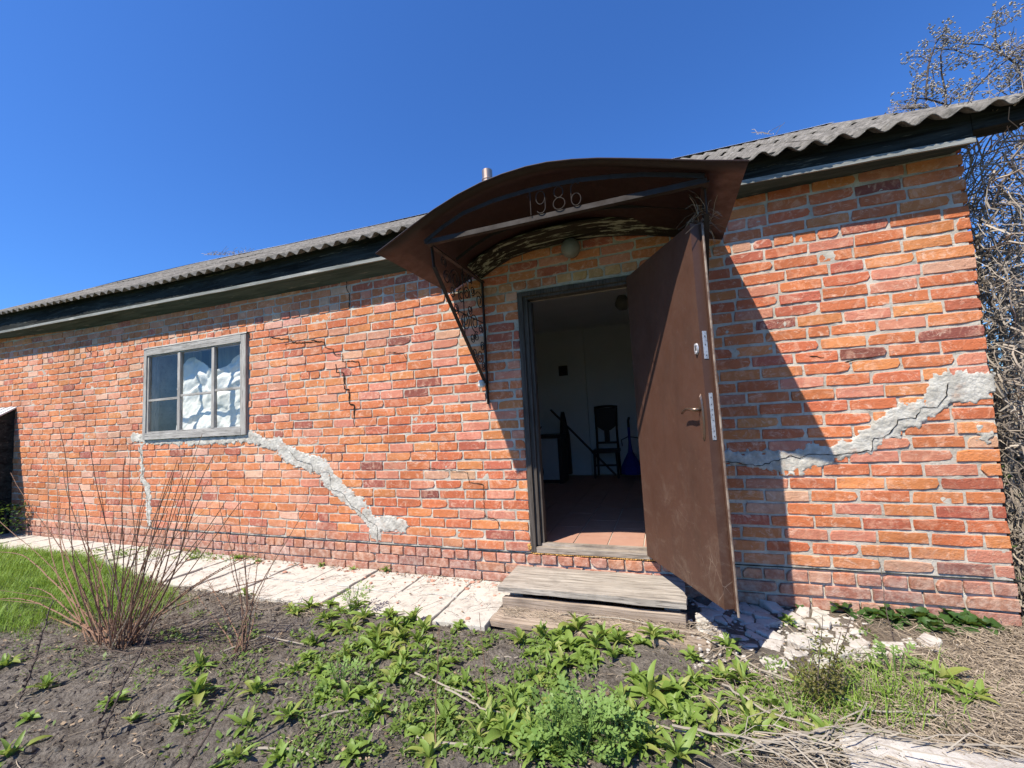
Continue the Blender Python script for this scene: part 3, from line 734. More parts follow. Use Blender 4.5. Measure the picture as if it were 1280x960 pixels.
MB().box(-2.45, -1.66, 3.2, 3.68, FZ+.06, .77).build('carcass', m_enamel, cb)
MB().box(-2.5, -1.6, 3.17, 3.7, .775, .825).build('worktop', m_darkwood, cb)
MB().box(-1.655, -1.60, 3.19, 3.6, FZ, .77).build('side_panel', m_darkwood, cb)
MB().box(-2.45, -1.66, 3.24, 3.68, FZ, FZ+.058).build('plinth', m_darkwood, cb)
t = thing('kettle', (-2.12, 3.4, .83), 'small dark kettle standing on the cabinet indoors', 'kettle')
MB().lathe([(0, 0), (.09, 0), (.095, .06), (.07, .12), (.03, .145), (.02, .17), (0, .175)], (0, 0, 0), 16).build('body', m_darkwood, t, local=True, smooth=True)
MB().tube([(.08, 0, .06), (.13, 0, .1), (.15, 0, .14)], [.016, .012, .009], 8).build('spout', m_darkwood, t, local=True)
MB().tube([(-.07, 0, .12), (-.05, 0, .2), (.05, 0, .2), (.07, 0, .12)], .007, 6).build('handle', m_darkwood, t, local=True)
tag(MB().tube([at(688, 512, 3.1), at(770, 594, 3.35)], .016, 8).build('broom_stick', m_darkwood), 'long dark stick leaning slantwise across the cabinet indoors', 'stick')
t = thing('garden_tool', at(790, 592, 3.7), 'blue bag and slim dark sprayer standing by the white wall indoors', 'tool')
MB().lathe([(.0, 0), (.17, 0), (.16, .12), (.11, .22), (.04, .35), (.02, .5), (.022, .75), (0, .78)], (0, 0, .0), 12).build('bag', m_blue, t, local=True)
MB().tube([(0, 0, .6), (.0, 0, .86), (.02, 0, .92)], .02, 8).tube([(-.12, 0, .45), (-.13, 0, .55), (-.02, 0, .6), (.13, 0, .58), (.2, 0, .44)], .01, 6).build('grip', m_darkwood, t, local=True)
tag(MB().lathe([(0, -.02), (.15, -.02), (.16, 0), (.15, .02), (0, .02)], at(668, 590, 3.14)+Vector((0, 0, 0)), 18, (0, 1, 0)).build('bicycle_wheel_hub', m_darkwood), 'dark round disc standing in front of the white cabinet', 'disc')
tag(MB().box(-1.78, -1.62, IY-.13, IY-.091, 1.87, 2.05).build('switch_box', m_darkwood), 'small square black box high on the inner white wall', 'box')
tag(MB().tube([at(703, 515, 3.75), at(706, 545, 3.72), at(708, 592, 3.7)], [.03, .09, .11], 10).build('hanging_coat', m_darkwood), 'dark cloth hanging beside the cabinet indoors', 'cloth')
g0 = thing('ceiling_lamp', (-.42, 2.35, CZ), 'round glass lamp under the ceiling just inside the doorway', 'lamp')
MB().lathe([(.0, -.2), (.06, -.19), (.1, -.13), (.1, -.09), (.07, -.03), (.05, 0)], (0, 0, 0), 20).build('lamp_shade', m_globe, g0, local=True, smooth=True)

# ------------------------------------------------------------------ door frame and leaf
fr = MB().box(-1.143, -1.098, -.012, .10, .0, 2.232).build('door_frame', m_doorframe, house)
MB().box(-1.097, -1.062, .012, .10, .055, 2.17).build('jamb', m_doorframe, fr); MB().box(-1.061, -1.035, .04, .11, .055, 2.15).build('jamb', m_doorframe, fr)
MB().box(-.178, -.137, -.012, .10, .0, 2.232).build('jamb', m_doorframe, fr)
MB().box(-1.097, -.179, -.012, .10, 2.195, 2.232).build('head', m_doorframe, fr); MB().box(-1.097, -.179, .012, .1, 2.171, 2.194).build('head', m_doorframe, fr)
MB().plank(-1.097, -.179, -.014, .12, -.0, .048, 20, 4, .002, 3, .001).build('sill', m_sill, fr)
MB().box(-1.06, -.2, .03, .075, .0481, .066).build('sill', m_sill, fr)
mb = MB()
for i in range(60):
    x = lerp(-1.14, -.14, i/59); lump(mb, (x, -.003, -.008+random.uniform(-.003, .003)), random.uniform(.009, .014))
for i in range(8): lump(mb, (-1.152+random.uniform(-.01, .008), -.004, random.uniform(.0, .07)), random.uniform(.012, .02))
mb.build('foam_seal', m_foam, fr)

TH = 2.0499; D = Vector((-math.cos(TH), -math.sin(TH), 0)); NN = Vector((D.y, -D.x, 0)); NZ = Vector((0, 0, 1))   # D along leaf, NN towards its inner side
H0 = Vector((-.1516, -.006, 0)); LZ0, LZ1, LW, LT = .036, 2.207, .935, .062
leaf = thing('door_leaf', H0, 'open brown metal door leaf swung outwards on the right jamb', 'door')
def DP(t, n_, z): return H0+D*t+NN*n_+NZ*z
def dbox(t0, t1, n0, n1, z0, z1): 
    return MB().obox(DP((t0+t1)/2, (n0+n1)/2, (z0+z1)/2), D*(t1-t0)/2, NN*(n1-n0)/2, NZ*(z1-z0)/2)
mb = MB(); nt_, nz_ = 12, 26
for j in range(nz_+1):
    for i in range(nt_+1):
        t = lerp(.004, LW, i/nt_); z = lerp(LZ0, LZ1, j/nz_); mb.v.append(tuple(DP(t, LT+(.0022*fbm((t*3, z*2, 1)) if 0 < i < nt_ else 0), z)))
mb.f = [(j*(nt_+1)+i, (j+1)*(nt_+1)+i, (j+1)*(nt_+1)+i+1, j*(nt_+1)+i+1) for j in range(nz_) for i in range(nt_)]
mb.build('inner_sheet', m_door, leaf, smooth=True)
dbox(.004, LW-.0005, .002, LT-.003, LZ0, LZ1).build('leaf_core', m_door, leaf)
dbox(LW, LW+.003, .004, LT+.0005, LZ0, LZ1).build('edge_plate', m_door, leaf)
dbox(-.01, LW+.024, -.004, .0015, LZ0-.012, LZ1+.012).build('outer_sheet', m_door, leaf)
mb = MB().tube([DP(LW+.024, -.001+.002*fbm((0, z/10, 0)), z/10) for z in range(0, 23)], .0065, 6); mb.build('edge_rim', m_rim, leaf)
tag(dbox(LW+.0032, LW+.0055, .022, .048, 1.41, 1.57).build('lock_plate', m_steel, leaf), 'upper short steel lock plate')
tag(dbox(LW+.0032, LW+.0055, .020, .042, .95, 1.215).build('lock_plate', m_steel, leaf), 'lower long steel lock plate')
mb = MB()
for z in (.97, 1.0, 1.06, 1.09, 1.12, 1.15, 1.19): mb.obox(DP(LW+.006, .031, z), D*.001, NN*.0022, NZ*.0028)
for z in (1.43, 1.49, 1.54): mb.obox(DP(LW+.006, .035, z), D*.001, NN*.0025, NZ*.003)
mb.build('lock_screw', m_darkwood, leaf)
def ell(t, z, a, b, n0, n1, m, name, parent=leaf, k=20):
    mb = MB(); mb.v = [tuple(DP(t+a*s_*math.cos(q), nn, z+b*s_*math.sin(q))) for nn, s_ in ((n0, 1), (n1, .88)) for q in [2*math.pi*i/k for i in range(k)]]
    mb.f = [tuple(range(k, 2*k))]+[(i, (i+1) % k, k+(i+1) % k, k+i) for i in range(k)]; return mb.build(name, m, parent)
hp = ell(.9-.005, 1.08, .019, .135, LT+.002, LT+.012, m_bronze, 'handle_plate')
HT = .895
MB().tube([DP(HT, LT+.01, 1.125), DP(HT, LT+.045, 1.125), DP(HT-.03, LT+.052, 1.128), DP(HT-.08, LT+.05, 1.130), DP(HT-.125, LT+.045, 1.118), DP(HT-.145, LT+.043, 1.105)], [.012, .011, .009, .008, .008, .006], 8).build('handle', m_bronze, leaf, smooth=True)
e_ = ell(.9, 1.474, .019, .034, LT+.002, LT+.010, m_steel, 'keyhole_plate')
for dz in (-.022, .022): MB().lathe([(0, .004), (.008, .004), (.009, 0)], DP(.9, LT+.01, 1.474+dz), 8, tuple(NN)).build('rivet', m_steel, leaf)
ell(.9, 1.474, .004, .012, LT+.0105, LT+.011, m_gap_shade, 'keyhole')
for z in (.35, 1.85): MB().tube([DP(-.008, .0, z-.06), DP(-.008, .0, z+.06)], .012, 8).build('hinge', m_doorframe, leaf)

# wall lamp
lp = thing('wall_lamp', (-.626, 0, 2.515), 'dusty round glass wall lamp on the bricks above the door', 'lamp')
MB().lathe([(.055, 0), (.06, .02), (.05, .035)], (0, 0, 0), 20, (0, -1, 0)).build('lamp_base', m_darkwood, lp, local=True)
MB().lathe([(.05, .03)]+[(.08*math.sin(q), .09-.08*math.cos(q)) for q in [math.pi*(.2+.8*i/12) for i in range(13)]], (0, 0, 0), 24, (0, -1, 0)).build('globe', m_globe, lp, local=True, smooth=True)

# ------------------------------------------------------------------ canopy
can = thing('door_canopy', (-.6, 0, 2.4), 'rusty red brown arched metal canopy over the door with scrolled brackets', 'canopy')
PR = [(-1.81, 2.335), (-1.68, 2.395), (-1.5, 2.478), (-1.337, 2.548), (-1.16, 2.608), (-.992, 2.648), (-.84, 2.668), (-.685, 2.675), (-.55, 2.668), (-.40, 2.645), (-.25, 2.612), (-.126, 2.577), (.0, 2.54), (.112, 2.507), (.3, 2.45), (.512, 2.392)]
mb = MB(); ny = 8
for s_ in (0, 1):
    for j in range(ny+1):
        for (x, z) in PR:
            y = lerp(-1.085, -.015, j/ny); mb.v.append((x+(.003*fbm((y*4, z, 1))), y, z-.0025*s_+.005*fbm((x*2, y*2, 0), 2)+(.0 if j else -.004)))
W = len(PR); N = W*(ny+1)
for j in range(ny):
    for i in range(W-1):
        a = j*W+i; mb.f += [(a, a+1, a+W+1, a+W), (N+a, N+a+W, N+a+W+1, N+a+1)]
for i in range(W-1): mb.f += [(i, N+i, N+i+1, i+1), (ny*W+i, ny*W+i+1, N+ny*W+i+1, N+ny*W+i)]
for j in range(ny): mb.f += [(j*W, (j+1)*W, N+(j+1)*W, N+j*W), (j*W+W-1, N+j*W+W-1, N+(j+1)*W+W-1, (j+1)*W+W-1)]
mb.build('roof_sheet', m_canopy, can, smooth=True)
mb = MB().tube([(x, -1.087, z-.006) for x, z in PR], .006, 6).build('rim', m_canopy, can)
BX0, BX1 = -1.47, .318
arch = [(-1.478, 2.392), (-1.33, 2.468), (-1.175, 2.530), (-.95, 2.566), (-.723, 2.578), (-.55, 2.577), (-.387, 2.567), (-.2, 2.54), (-.012, 2.506), (.15, 2.462), (.31, 2.415)]
def flat(pts, hy, hz, name, m=m_iron, parent=can):
    mb = MB()
    for a, b in zip(pts, pts[1:]):
        a, b = Vector(a), Vector(b); t = (b-a); L = t.length; t.normalize()
        side = Vector((0, 1, 0)) if abs(t.y) < .7 else Vector((1, 0, 0)); up_ = t.cross(side).normalized(); side = up_.cross(t).normalized()
        mb.obox((a+b)/2, t*(L/2+.002), side*hy, up_*hz)
    return mb.build(name, m, parent)
flat([(x, -.98, z) for x, z in arch], .003, .014, 'front_arch')
flat([(BX0, -.975, 2.388), (.32, -.975, 2.392)], .003, .016, 'tie_bar')
flat([(BX0, -.957, 2.374), (.32, -.957, 2.378)], .016, .0025, 'tie_bar')
flat([(x, -.5, z+.04) for x, z in arch], .003, .012, 'middle_arch')
flat([(x, -.03, z+.035) for x, z in arch], .012, .012, 'wall_arch')
for bx in (BX0, BX1):
    s_ = 1 if bx < 0 else 0
    flat([(bx, 0, 2.385), (bx, -.97, 2.385)], .017, .004, 'bracket_arm')
    flat([(bx, -.012, 2.40), (bx, -.012, 1.27)], .017, .006, 'bracket_post')
    flat([(bx, -.90, 2.375), (bx, -.88, 2.24), (bx, -.045, 1.45), (bx, -.018, 1.42)], .014, .004, 'bracket_strut')
    def scroll(y, z, r, turn, rot, name='scroll'):
        pts = []
        for i in range(20):
            q = i/19; a = rot+turn*q*math.pi*3.2; rr = r*(1-q*.72); pts.append((bx, y+rr*math.cos(a), z+rr*math.sin(a)))
        return MB().tube(pts, .0042, 5).build(name, m_iron, can)
    for q in [(.10, .82), (.24, .80), (.38, .78), (.52, .80)]: pass
    rs = random.Random(3)
    def inside(y, z, m):                                  # y is distance from wall
        return y > m+.01 and z < 2.38-m and (z-1.45)-(y-.045)*(.79/.835) > m*1.42
    placed = []
    for _ in range(2600):
        y = rs.uniform(.03, .85); z = rs.uniform(1.5, 2.36)
        for r in (.085, .062, .045):
            if inside(y, z, r) and all(math.hypot(y-a, z-b) > (r+c_)*.93 for a, b, c_ in placed):
                placed.append((y, z, r)); break
        if len(placed) > 20: break
    for y, z, r in placed: scroll(-y, z, r, rs.choice((-1, 1)), rs.uniform(0, 6.28))
    flat([(bx, -.02, 2.0), (bx, -.58, 2.0)], .003, .003, 'bracket_rod'); flat([(bx, -.42, 2.38), (bx, -.42, 1.84)], .003, .003, 'bracket_rod')
def num(paths, x, w_=.07, h=.145, z=2.407):
    mb = MB()
    for P in paths: mb.tube([(x+a*w_, -.986, z+b*h) for a, b in P], .0030, 6)
    mb.build('numeral', m_iron, can)
circ = lambda cx, cy, rx, ry, a0, a1, n_=14: [(cx+rx*math.cos(R(lerp(a0, a1, i/n_))), cy+ry*math.sin(R(lerp(a0, a1, i/n_)))) for i in range(n_+1)]
num([[(-.15, .86), (.12, 1.06), (.12, 0)]], -.705)
num([circ(.5, .70, .42, .30, 0, 360), [(.92, .74), (.92, .3)]+circ(.5, .25, .42, .25, 0, -150)], -.665)
num([circ(.5, .76, .34, .25, -90, 270), circ(.5, .25, .44, .26, 90, 450)], -.555, .085)
num([circ(.5, .27, .42, .27, 0, 360), [(.08, .27), (.08, .7)]+circ(.5, .74, .42, .27, 180, 40)], -.44)
mb = MB(); k = 0
for (x0, z0), (x1, z1) in zip(arch, arch[1:]):
    mb.add([(x0, -.045, z0+.02), (x1, -.045, z1+.02), (x1, -.30, z1+.045), (x0, -.30, z0+.045), (x0, -.045, z0+.045), (x1, -.045, z1+.045), (x1, -.30, z1+.06), (x0, -.30, z0+.06)], [(0, 1, 2, 3), (4, 7, 6, 5), (3, 2, 6, 7), (0, 4, 5, 1)])
mb.build('lining_board', m_peel, can)
t = thing('insulator', (-1.50, -.06, 1.45), 'small white porcelain insulator at the foot of the left canopy bracket', 'insulator')
MB().lathe([(.0, 0), (.02, 0), (.034, .012), (.036, .03), (.024, .038), (.03, .05), (.018, .065), (0, .066)], (0, 0, -.03), 14, (0, -.4, 1)).build('knob', m_porc, t, local=True, smooth=True)
MB().tube([(0, .06, -.0), (0, 0, 0)], .006, 6).build('pin', m_iron, t, local=True)
# dry tangle lodged in the right bracket
mb = MB()
for i in range(60):
    p = Vector((BX1+random.uniform(-.05, .05), random.uniform(-.85, -.6), random.uniform(2.2, 2.36))); d = Vector((random.uniform(-1, 1), random.uniform(-1, 1), random.uniform(-1, 1)))*.06
    mb.tube([p, p+d+Vector((0, 0, .02)), p+d*2], .0015, 3, False)
tag(mb.build('dry_nest', m_straw), 'wisp of dry grass lodged in the right canopy bracket', 'dry grass', kind='stuff')

# ------------------------------------------------------------------ steps
st = thing('wooden_step', (-.6, -.2, -.28), 'weathered grey plank step in front of the open door', 'step')
mb = MB().plank(-1.265, .04, -.475, -.035, -.147, -.103, 40, 10, .006, 2, .012); mb.build('tread', m_step, st, smooth=False)
MB().plank(-1.23, .035, -.465, -.42, -.30, -.188, 30, 3, .003, 6, .004).build('riser', m_step2, st)
MB().box(-1.2, -1.1, -.40, -.02, -.3, -.157).box(-.1, .0, -.40, -.02, -.3, -.157).build('bearer', m_step2, st)
tag(MB().plank(-1.30, .16, -.68, -.47, -.30, -.262, 30, 6, .006, 12, .02).build('ground_board', m_step2), 'old brown board lying on the ground below the plank step', 'board')
mb = MB()
vs, fs = brick_geo(.24, .066, random.Random(5))
# ------------------------------------------------------------------ path of concrete slabs
path = MB().box(-9.4, -1.22, -.46, .0, -.42, -.30).build('path', m_rubble); tag(path, kind='structure')
rs = random.Random(21)
def slab(x0, x1, y0, y1, z, th=.05):
    n_ = 5; top = []; mb = MB()
    P = []
    for (a, b), (c_, d) in (((x0, y0), (x1, y0)), ((x1, y0), (x1, y1)), ((x1, y1), (x0, y1)), ((x0, y1), (x0, y0))):
        for i in range(n_): P.append((lerp(a, c_, i/n_)+rs.uniform(-.006, .006), lerp(b, d, i/n_)+rs.uniform(-.006, .006)))
    tz = lambda x, y: z+.004*fbm((x*7, y*7, 1))+tx*(x-x0)+ty*(y-y0)
    tx, ty = rs.uniform(-.012, .012), rs.uniform(-.012, .012); n = len(P); cx, cy = (x0+x1)/2, (y0+y1)/2
    mb.v = [(cx+(a-cx)*.985, cy+(b-cy)*.985, tz(a, b)) for a, b in P]+[(a, b, tz(a, b)-.006) for a, b in P]+[(a, b, z-th) for a, b in P]+[(cx, cy, tz(cx, cy)+.001)]
    mb.f = [(i, (i+1) % n, 3*n) for i in range(n)]+[(r*n+i, (r+1)*n+i, (r+1)*n+(i+1) % n, r*n+(i+1) % n) for r in (0, 1) for i in range(n)]
    return mb.build('paving_slab', m_conc, path)
x = -1.25
while x > -9.3:
    w_ = rs.uniform(.40, .52)
    zz = gz(x, -.4)+.012
    ym = -.40+rs.uniform(-.03, .03); yf = -.775+rs.uniform(-.04, .03)+.32*max(0, min(1, (-x-4.6)/1.6)); ym = ym+.12*max(0, min(1, (-x-4.6)/1.6))
    slab(x-w_+.008, x-.004, ym+.004, -.02, zz); slab(x-w_+.008+rs.uniform(-.01, .01), x-.004, yf, ym-.004, zz+rs.uniform(-.008, .004)); x -= w_
# ground brick chips on the path
mb = MB()
for i in range(150):
    x = -1.3-abs(random.gauss(0, 2.2)); y = -.05-abs(random.gauss(0, .09)) if random.random() < .8 else random.uniform(-.7, -.05)
    if x < -7: continue
    lump(mb, (x, y, gz(x, y)+.016), random.choice((.005, .008, .012, .02))*random.uniform(.7, 1.3), flat=.45)
n = NT('brick_chip'); n.col(n.mix((.36, .15, .095), (.5, .33, .26), n.noise(19))); n.rough(.95)
tag(mb.build('brick_chips', n.m), 'orange brick crumbs fallen along the foot of the wall', 'rubble', kind='stuff')

# broken concrete apron right of the door
ap = thing('broken_apron', (.7, -.4, -.29), 'broken pale concrete apron in fragments right of the door', 'rubble')
rs = random.Random(4)
def keep(x, y):
    lim = -.95+.55*max(0, x-.35) if x > .35 else -.42-(x-.10)*2.1
    if y < lim or x < .08: return False
    return not (x > 1.0 and abs(y+.46) > .19)
cell = .088; pts = [(.0+(i+.5+rs.uniform(-.48, .48))*cell, -1.05+(j+.5+rs.uniform(-.48, .48))*cell) for i in range(19) for j in range(12)]
pts = [p for p in pts if rs.random() < .85]
def clip(P, nx_, ny_, d):
    o = []
    for (a, b) in zip(P, P[1:]+P[:1]):
        fa, fb = a[0]*nx_+a[1]*ny_-d, b[0]*nx_+b[1]*ny_-d
        if fa <= 0: o.append(a)
        if (fa < 0) != (fb < 0): t = fa/(fa-fb); o.append((lerp(a[0], b[0], t), lerp(a[1], b[1], t)))
    return o
for (x, y) in pts:
    if not keep(x, y) or y > -.03: continue
    P = [(x-.16, y-.16), (x+.16, y-.16), (x+.16, min(-.012, y+.16)), (x-.16, min(-.012, y+.16))]
    for (a, b) in pts:
        if (a, b) == (x, y) or abs(a-x) > .33 or abs(b-y) > .33: continue
        dx, dy = a-x, b-y; L = math.hypot(dx, dy); P = clip(P, dx/L, dy/L, (x*dx+y*dy)/L+L/2-rs.uniform(.002, .007))
        if len(P) < 3: break
    if len(P) < 3: continue
    cx = sum(p[0] for p in P)/len(P); cy = sum(p[1] for p in P)/len(P); k = len(P)
    z = gz(cx, cy)+.016+rs.uniform(-.006, .016)-.02*(rs.random() < .2); tx, ty = rs.uniform(-.16, .16), rs.uniform(-.16, .16); hh = [rs.uniform(-.002, .002) for _ in P]
    P = [(cx+(a-cx)*(1+rs.uniform(-.07, .03)), cy+(b-cy)*(1+rs.uniform(-.07, .03))) for a, b in P]
    mb = MB(); mb.v = [(cx+(a-cx)*.9, cy+(b-cy)*.9, z+h_+(a-cx)*tx+(b-cy)*ty) for (a, b), h_ in zip(P, hh)]+[(a, b, z-.007+(a-cx)*tx+(b-cy)*ty) for a, b in P]+[(a, b, z-.05) for a, b in P]+[(cx, cy, z+.002)]
    mb.f = [(i, (i+1) % k, 3*k) for i in range(k)]+[(q*k+i, (q+1)*k+i, (q+1)*k+(i+1) % k, q*k+(i+1) % k) for q in (0, 1) for i in range(k)]
    mb.build('concrete_fragment', m_conc if rs.random() < .7 else m_rubble, ap)
mb = MB()
for i in range(500):
    x = random.uniform(.05, 1.5); y = random.uniform(-.95, -.05); lump(mb, (x, y, gz(x, y)+.01), random.uniform(.005, .018))
tag(mb.build('fine_rubble', m_rubble), 'small grey crumbs between the fragments of the broken apron', 'rubble', kind='stuff')
# concrete kerb bottom right
mb = MB().plank(.55, 1.75, -1.62, -1.28, -.36, -.215, 30, 8, .012, 31, .03)
tag(mb.build('concrete_block', m_rubble), 'rough weathered concrete block half buried under dry stalks', 'concrete block')

# lean-to at the far left end
sh = thing('lean_to', (-9.9, -.6, -.2), 'dark lean-to with a sloping grey sheet roof at the far left wall end', 'shed')
LX = -9.36
a1 = 1.66
MB().add([(LX, .0, -.3), (LX, -1.3, -.3), (LX, -1.3, .72), (LX, 0, a1), (LX-.03, .0, -.3), (LX-.03, -1.3, -.3), (LX-.03, -1.3, .72), (LX-.03, 0, a1)], [(0,1,2,3),(4,7,6,5),(0,3,7,4),(1,5,6,2),(3,2,6,7)]).build('side_wall', m_fascia, sh)
mb = MB()
for i in range(9): mb.obox((LX-.02-.11*i, -.66, (a1+.72)/2+.03+.012*(i % 2)), (.055, 0, 0), (0, .70, .505), (0, -.005, .008))
mb.build('roof_sheet', m_ridge, sh)
MB().box(LX-1, LX-.03, -1.28, -1.25, -.3, .7).build('front_wall', m_fascia, sh)

# ------------------------------------------------------------------ plants
def leafmesh(L, w_, curl, lift, seed, name='leaf', m=m_leaf, serr=0):
    rr = random.Random(seed); mb = MB(); ns = 7; p = Vector((0, 0, 0)); a = lift; bend = rr.uniform(-.2, .2)
    for i in range(ns+1):
        t = i/ns; ww = w_*(.16+1.0*math.sin(math.pi*min(1, t**.8*.97+.02))**.85)*(1 if i < ns else .02)
        if serr and i % 2: ww *= 1-serr
        up_ = ww*.28
        for s_ in (-1, 0, 1): mb.v.append((p.x+s_*ww*.5+bend*t*L*.3*0, p.y, p.z+abs(s_)*up_+(rr.uniform(-.12, .12)*ww if s_ else 0)))
        p = p+Vector((0, math.cos(a), math.sin(a)))*(L/ns); a -= curl/ns
    for i in range(ns):
        for k in (0, 1): q = i*3+k; mb.f.append((q, q+1, q+4, q+3))
    me = bpy.data.meshes.new(name); me.from_pydata(mb.v, [], mb.f); me.materials.append(m)
    me.polygons.foreach_set('use_smooth', [True]*len(me.polygons)); return me
LM = [leafmesh(1, .145+.035*(i % 4), .9+.5*(i % 4)/3, .5+.9*(i % 5)/4, i) for i in range(14)]
LM2 = [leafmesh(1, .27+.05*(i % 3), 1.0, .35+.6*(i % 4)/3, 70+i) for i in range(6)]
m_leafy = leafmat('pale_weed_leaf', (.22, .27, .05), (.34, .36, .11), (.42, .46, .20))
for i in range(4):
    me_ = LM[i*3].copy(); me_.materials.clear(); me_.materials.append(m_leafy); LM.append(me_)
def rosette(px, py, size, label, group, nl=None, mesh=LM, name='weed_plant', dz=.004):
    p = gat(px, py); t = thing(name, (p.x, p.y, gz(p.x, p.y)+dz), label, 'weed', group)
    nl = nl or random.randint(12, 19); a0 = random.uniform(0, 6.28)
    if mesh is LM and random.random() < .28: mesh = LM2; size *= .72
    for i in range(nl):
        o = bpy.data.objects.new('leaf', random.choice(mesh)); COL.objects.link(o); o.parent = t
        q = i/nl; s_ = size*lerp(1.15, .6, q)*random.uniform(.75, 1.2)
        o.rotation_euler = (lerp(-.45, .75, q)+random.uniform(-.15, .15), random.uniform(-.3, .3), a0+i*2.4+random.uniform(-.3, .3)); o.scale = (s_*random.uniform(.85, 1.25), s_, s_)
        o.location = (random.uniform(-.008, .008), random.uniform(-.008, .008), .002+.006*q)
    return t
def region(px, py):
    if py < 800 and px < 560: return 'leafy green weed in the dense patch at the front edge of the path', 'weeds along the path edge'
    if px < 290: return 'lone low weed rosette on the bare soil left, near the canes', 'weeds on bare soil'
    if px < 620: return 'fresh green weed rosette among others on the soil before the path', 'weeds before the path'
    if px < 860 and py < 840: return 'broad leaved green weed in the thick row before the wooden step', 'weeds before the step'
    if px < 860: return 'green weed around the lobed clump in the middle foreground', 'weeds around the lobed clump'
    if px < 1030: return 'spread green weed rosette on soil before the broken apron', 'weeds before the apron'
    return 'green weed growing through straw above the concrete block', 'weeds in the straw'
PX = [(385,762,.9),(402,778,1),(425,768,1),(440,790,1),(455,775,1.1),(470,800,1.2),(490,775,1),(500,802,1.2),(515,780,1.1),(530,792,1),(482,816,1),(505,830,1),(538,806,.9),(372,770,.8),(415,758,.8),(447,762,.9),
 (254,837,1),(248,872,1.2),(58,864,.9),(38,902,.8),(140,880,.9),(163,905,.5),(17,950,1),(8,835,.8),(222,907,.6),(309,746,.8),
 (318,870,1),(309,913,.9),(356,902,.9),(382,826,.9),(397,843,1),(367,843,.7),(411,867,1),(432,880,1),(455,872,1),(484,826,1.1),(502,845,1),(528,822,1.1),(528,886,.6),(510,913,.8),(528,924,1),(443,948,1),(461,905,.6),(347,952,1),(297,954,.9),(572,861,.8),(566,832,.6),(575,784,.7),(586,942,.9),(537,954,1),(493,858,1),(461,800,1),(507,785,1),(397,808,1),(367,765,.8),
 (650,808,1),(665,822,1.1),(700,798,1.4),(715,812,1.4),(730,826,1.2),(706,836,1),(755,800,1.2),(772,806,1.1),(800,808,1.1),(815,800,1.2),(795,855,1.2),(810,872,1.4),(825,892,1.2),(842,897,1.1),(797,902,1),(815,932,1),(800,940,1),(847,952,1),(870,828,.7),(870,857,.9),(647,904,1.2),(635,925,1.1),(610,910,1),(665,932,1.3),(580,862,.9),(592,822,.6),(573,788,.7),(597,930,.8),(672,950,1.2),(685,842,.9),(690,815,1),(742,812,1),(785,820,.8),
 (907,812,1.1),(847,800,.6),(867,825,.7),(882,860,1),(930,858,1.1),(967,890,1.1),(932,905,1),(895,897,.8),(845,885,1.1),(890,922,.8),(915,935,.8),(1015,930,.9),(1040,928,.9),(1065,900,.8),(990,780,.9),(1012,750,1.3),
 (1152,842,1.1),(1175,858,1.2),(1205,882,1.1),(1227,884,1),(1077,858,.9),(1055,872,.8),(1092,842,.8),(1245,862,.6),(1110,880,.8),(1130,862,.7),(606,722,1.0),(482,716,.7),(440,714,.5),(403,709,.5),(320,704,.7),(300,700,.9),
 (676,800,1.1),(722,790,1.2),(742,830,1.1),(765,826,1),(700,858,.9),(668,850,.9),(655,872,1),(690,895,1),(780,885,1),(850,868,1),(860,905,1.1),(785,905,1),(640,880,.9),(620,893,.9),(905,850,.9),(955,868,.9),(985,905,1),(948,925,1),(1000,868,.8),(925,880,.8),(470,818,1.1),(447,812,1),(520,806,1.1),(495,790,1),(415,790,1),(430,825,1),(548,842,.9),(600,875,.9),(400,880,.8),(474,895,.9),(560,905,.9)]
LMK = [((300, 822), 'small bare cane clump'), ((545, 785), 'front corner of the path'), ((740, 772), 'wooden step'), ((735, 930), 'tall lobed clump'), ((1080, 925), 'concrete block'), ((1028, 870), 'olive shrub'), ((900, 790), 'broken apron edge'), ((150, 800), 'large cane fan'), ((634, 828), 'short straight twig'), ((20, 940), 'bottom left corner'), ((425, 862), 'small lobed plant'), ((440, 765), 'nettle like plant'), ((1180, 800), 'serrated plants')]
def where(px, py):
    (lx, ly), nm = min(LMK, key=lambda q: math.hypot(q[0][0]-px, 1.6*(q[0][1]-py))); dx, dy = px-lx, 1.6*(py-ly)
    return nm, ('left of' if dx < 0 else 'right of') if abs(dx) > abs(dy) else ('in front of' if dy > 0 else 'behind'), math.hypot(dx, dy)
_rank = {}
for px, py, s_ in PX: k_ = where(px, py); _rank.setdefault(k_[:2], []).append((k_[2], px, py))
for q in _rank.values(): q.sort()
ORD = ['nearest', 'second nearest', 'third nearest', 'fourth nearest', 'fifth nearest', 'sixth nearest', 'seventh nearest', 'eighth nearest', 'ninth nearest', 'tenth nearest', 'eleventh nearest', 'twelfth nearest', 'thirteenth nearest', 'fourteenth nearest', 'fifteenth nearest', 'sixteenth nearest']
for px, py, s_ in PX:
    lab, grp = region(px, py); k_ = where(px, py); r__ = _rank[k_[:2]].index((k_[2], px, py))
    if py >= 725: lab = '%s green weed rosette, %s one %s the %s' % ('large' if s_ > 1.15 else 'medium' if s_ > .85 else 'small', ORD[min(15, r__)], k_[1], k_[0])
    if (px, py) == (606, 722): lab, grp = 'upright green weed sprouting at the wall foot left of the step', None
    elif py < 725: lab, grp = 'small weed at the brick wall foot, %s from the step' % {482: 'first', 440: 'second', 403: 'third', 320: 'fourth', 300: 'fifth'}.get(px, 'last'), 'weeds at the wall foot'
    elif (px, py) == (990, 780): lab, grp = 'lower green weed on the sunlit edge of the broken apron', None
    elif (px, py) == (1012, 750): lab, grp = 'large green weed at the wall foot where the door shade ends', None
    rosette(px+random.uniform(-3, 3), py, .120*s_, lab, grp)
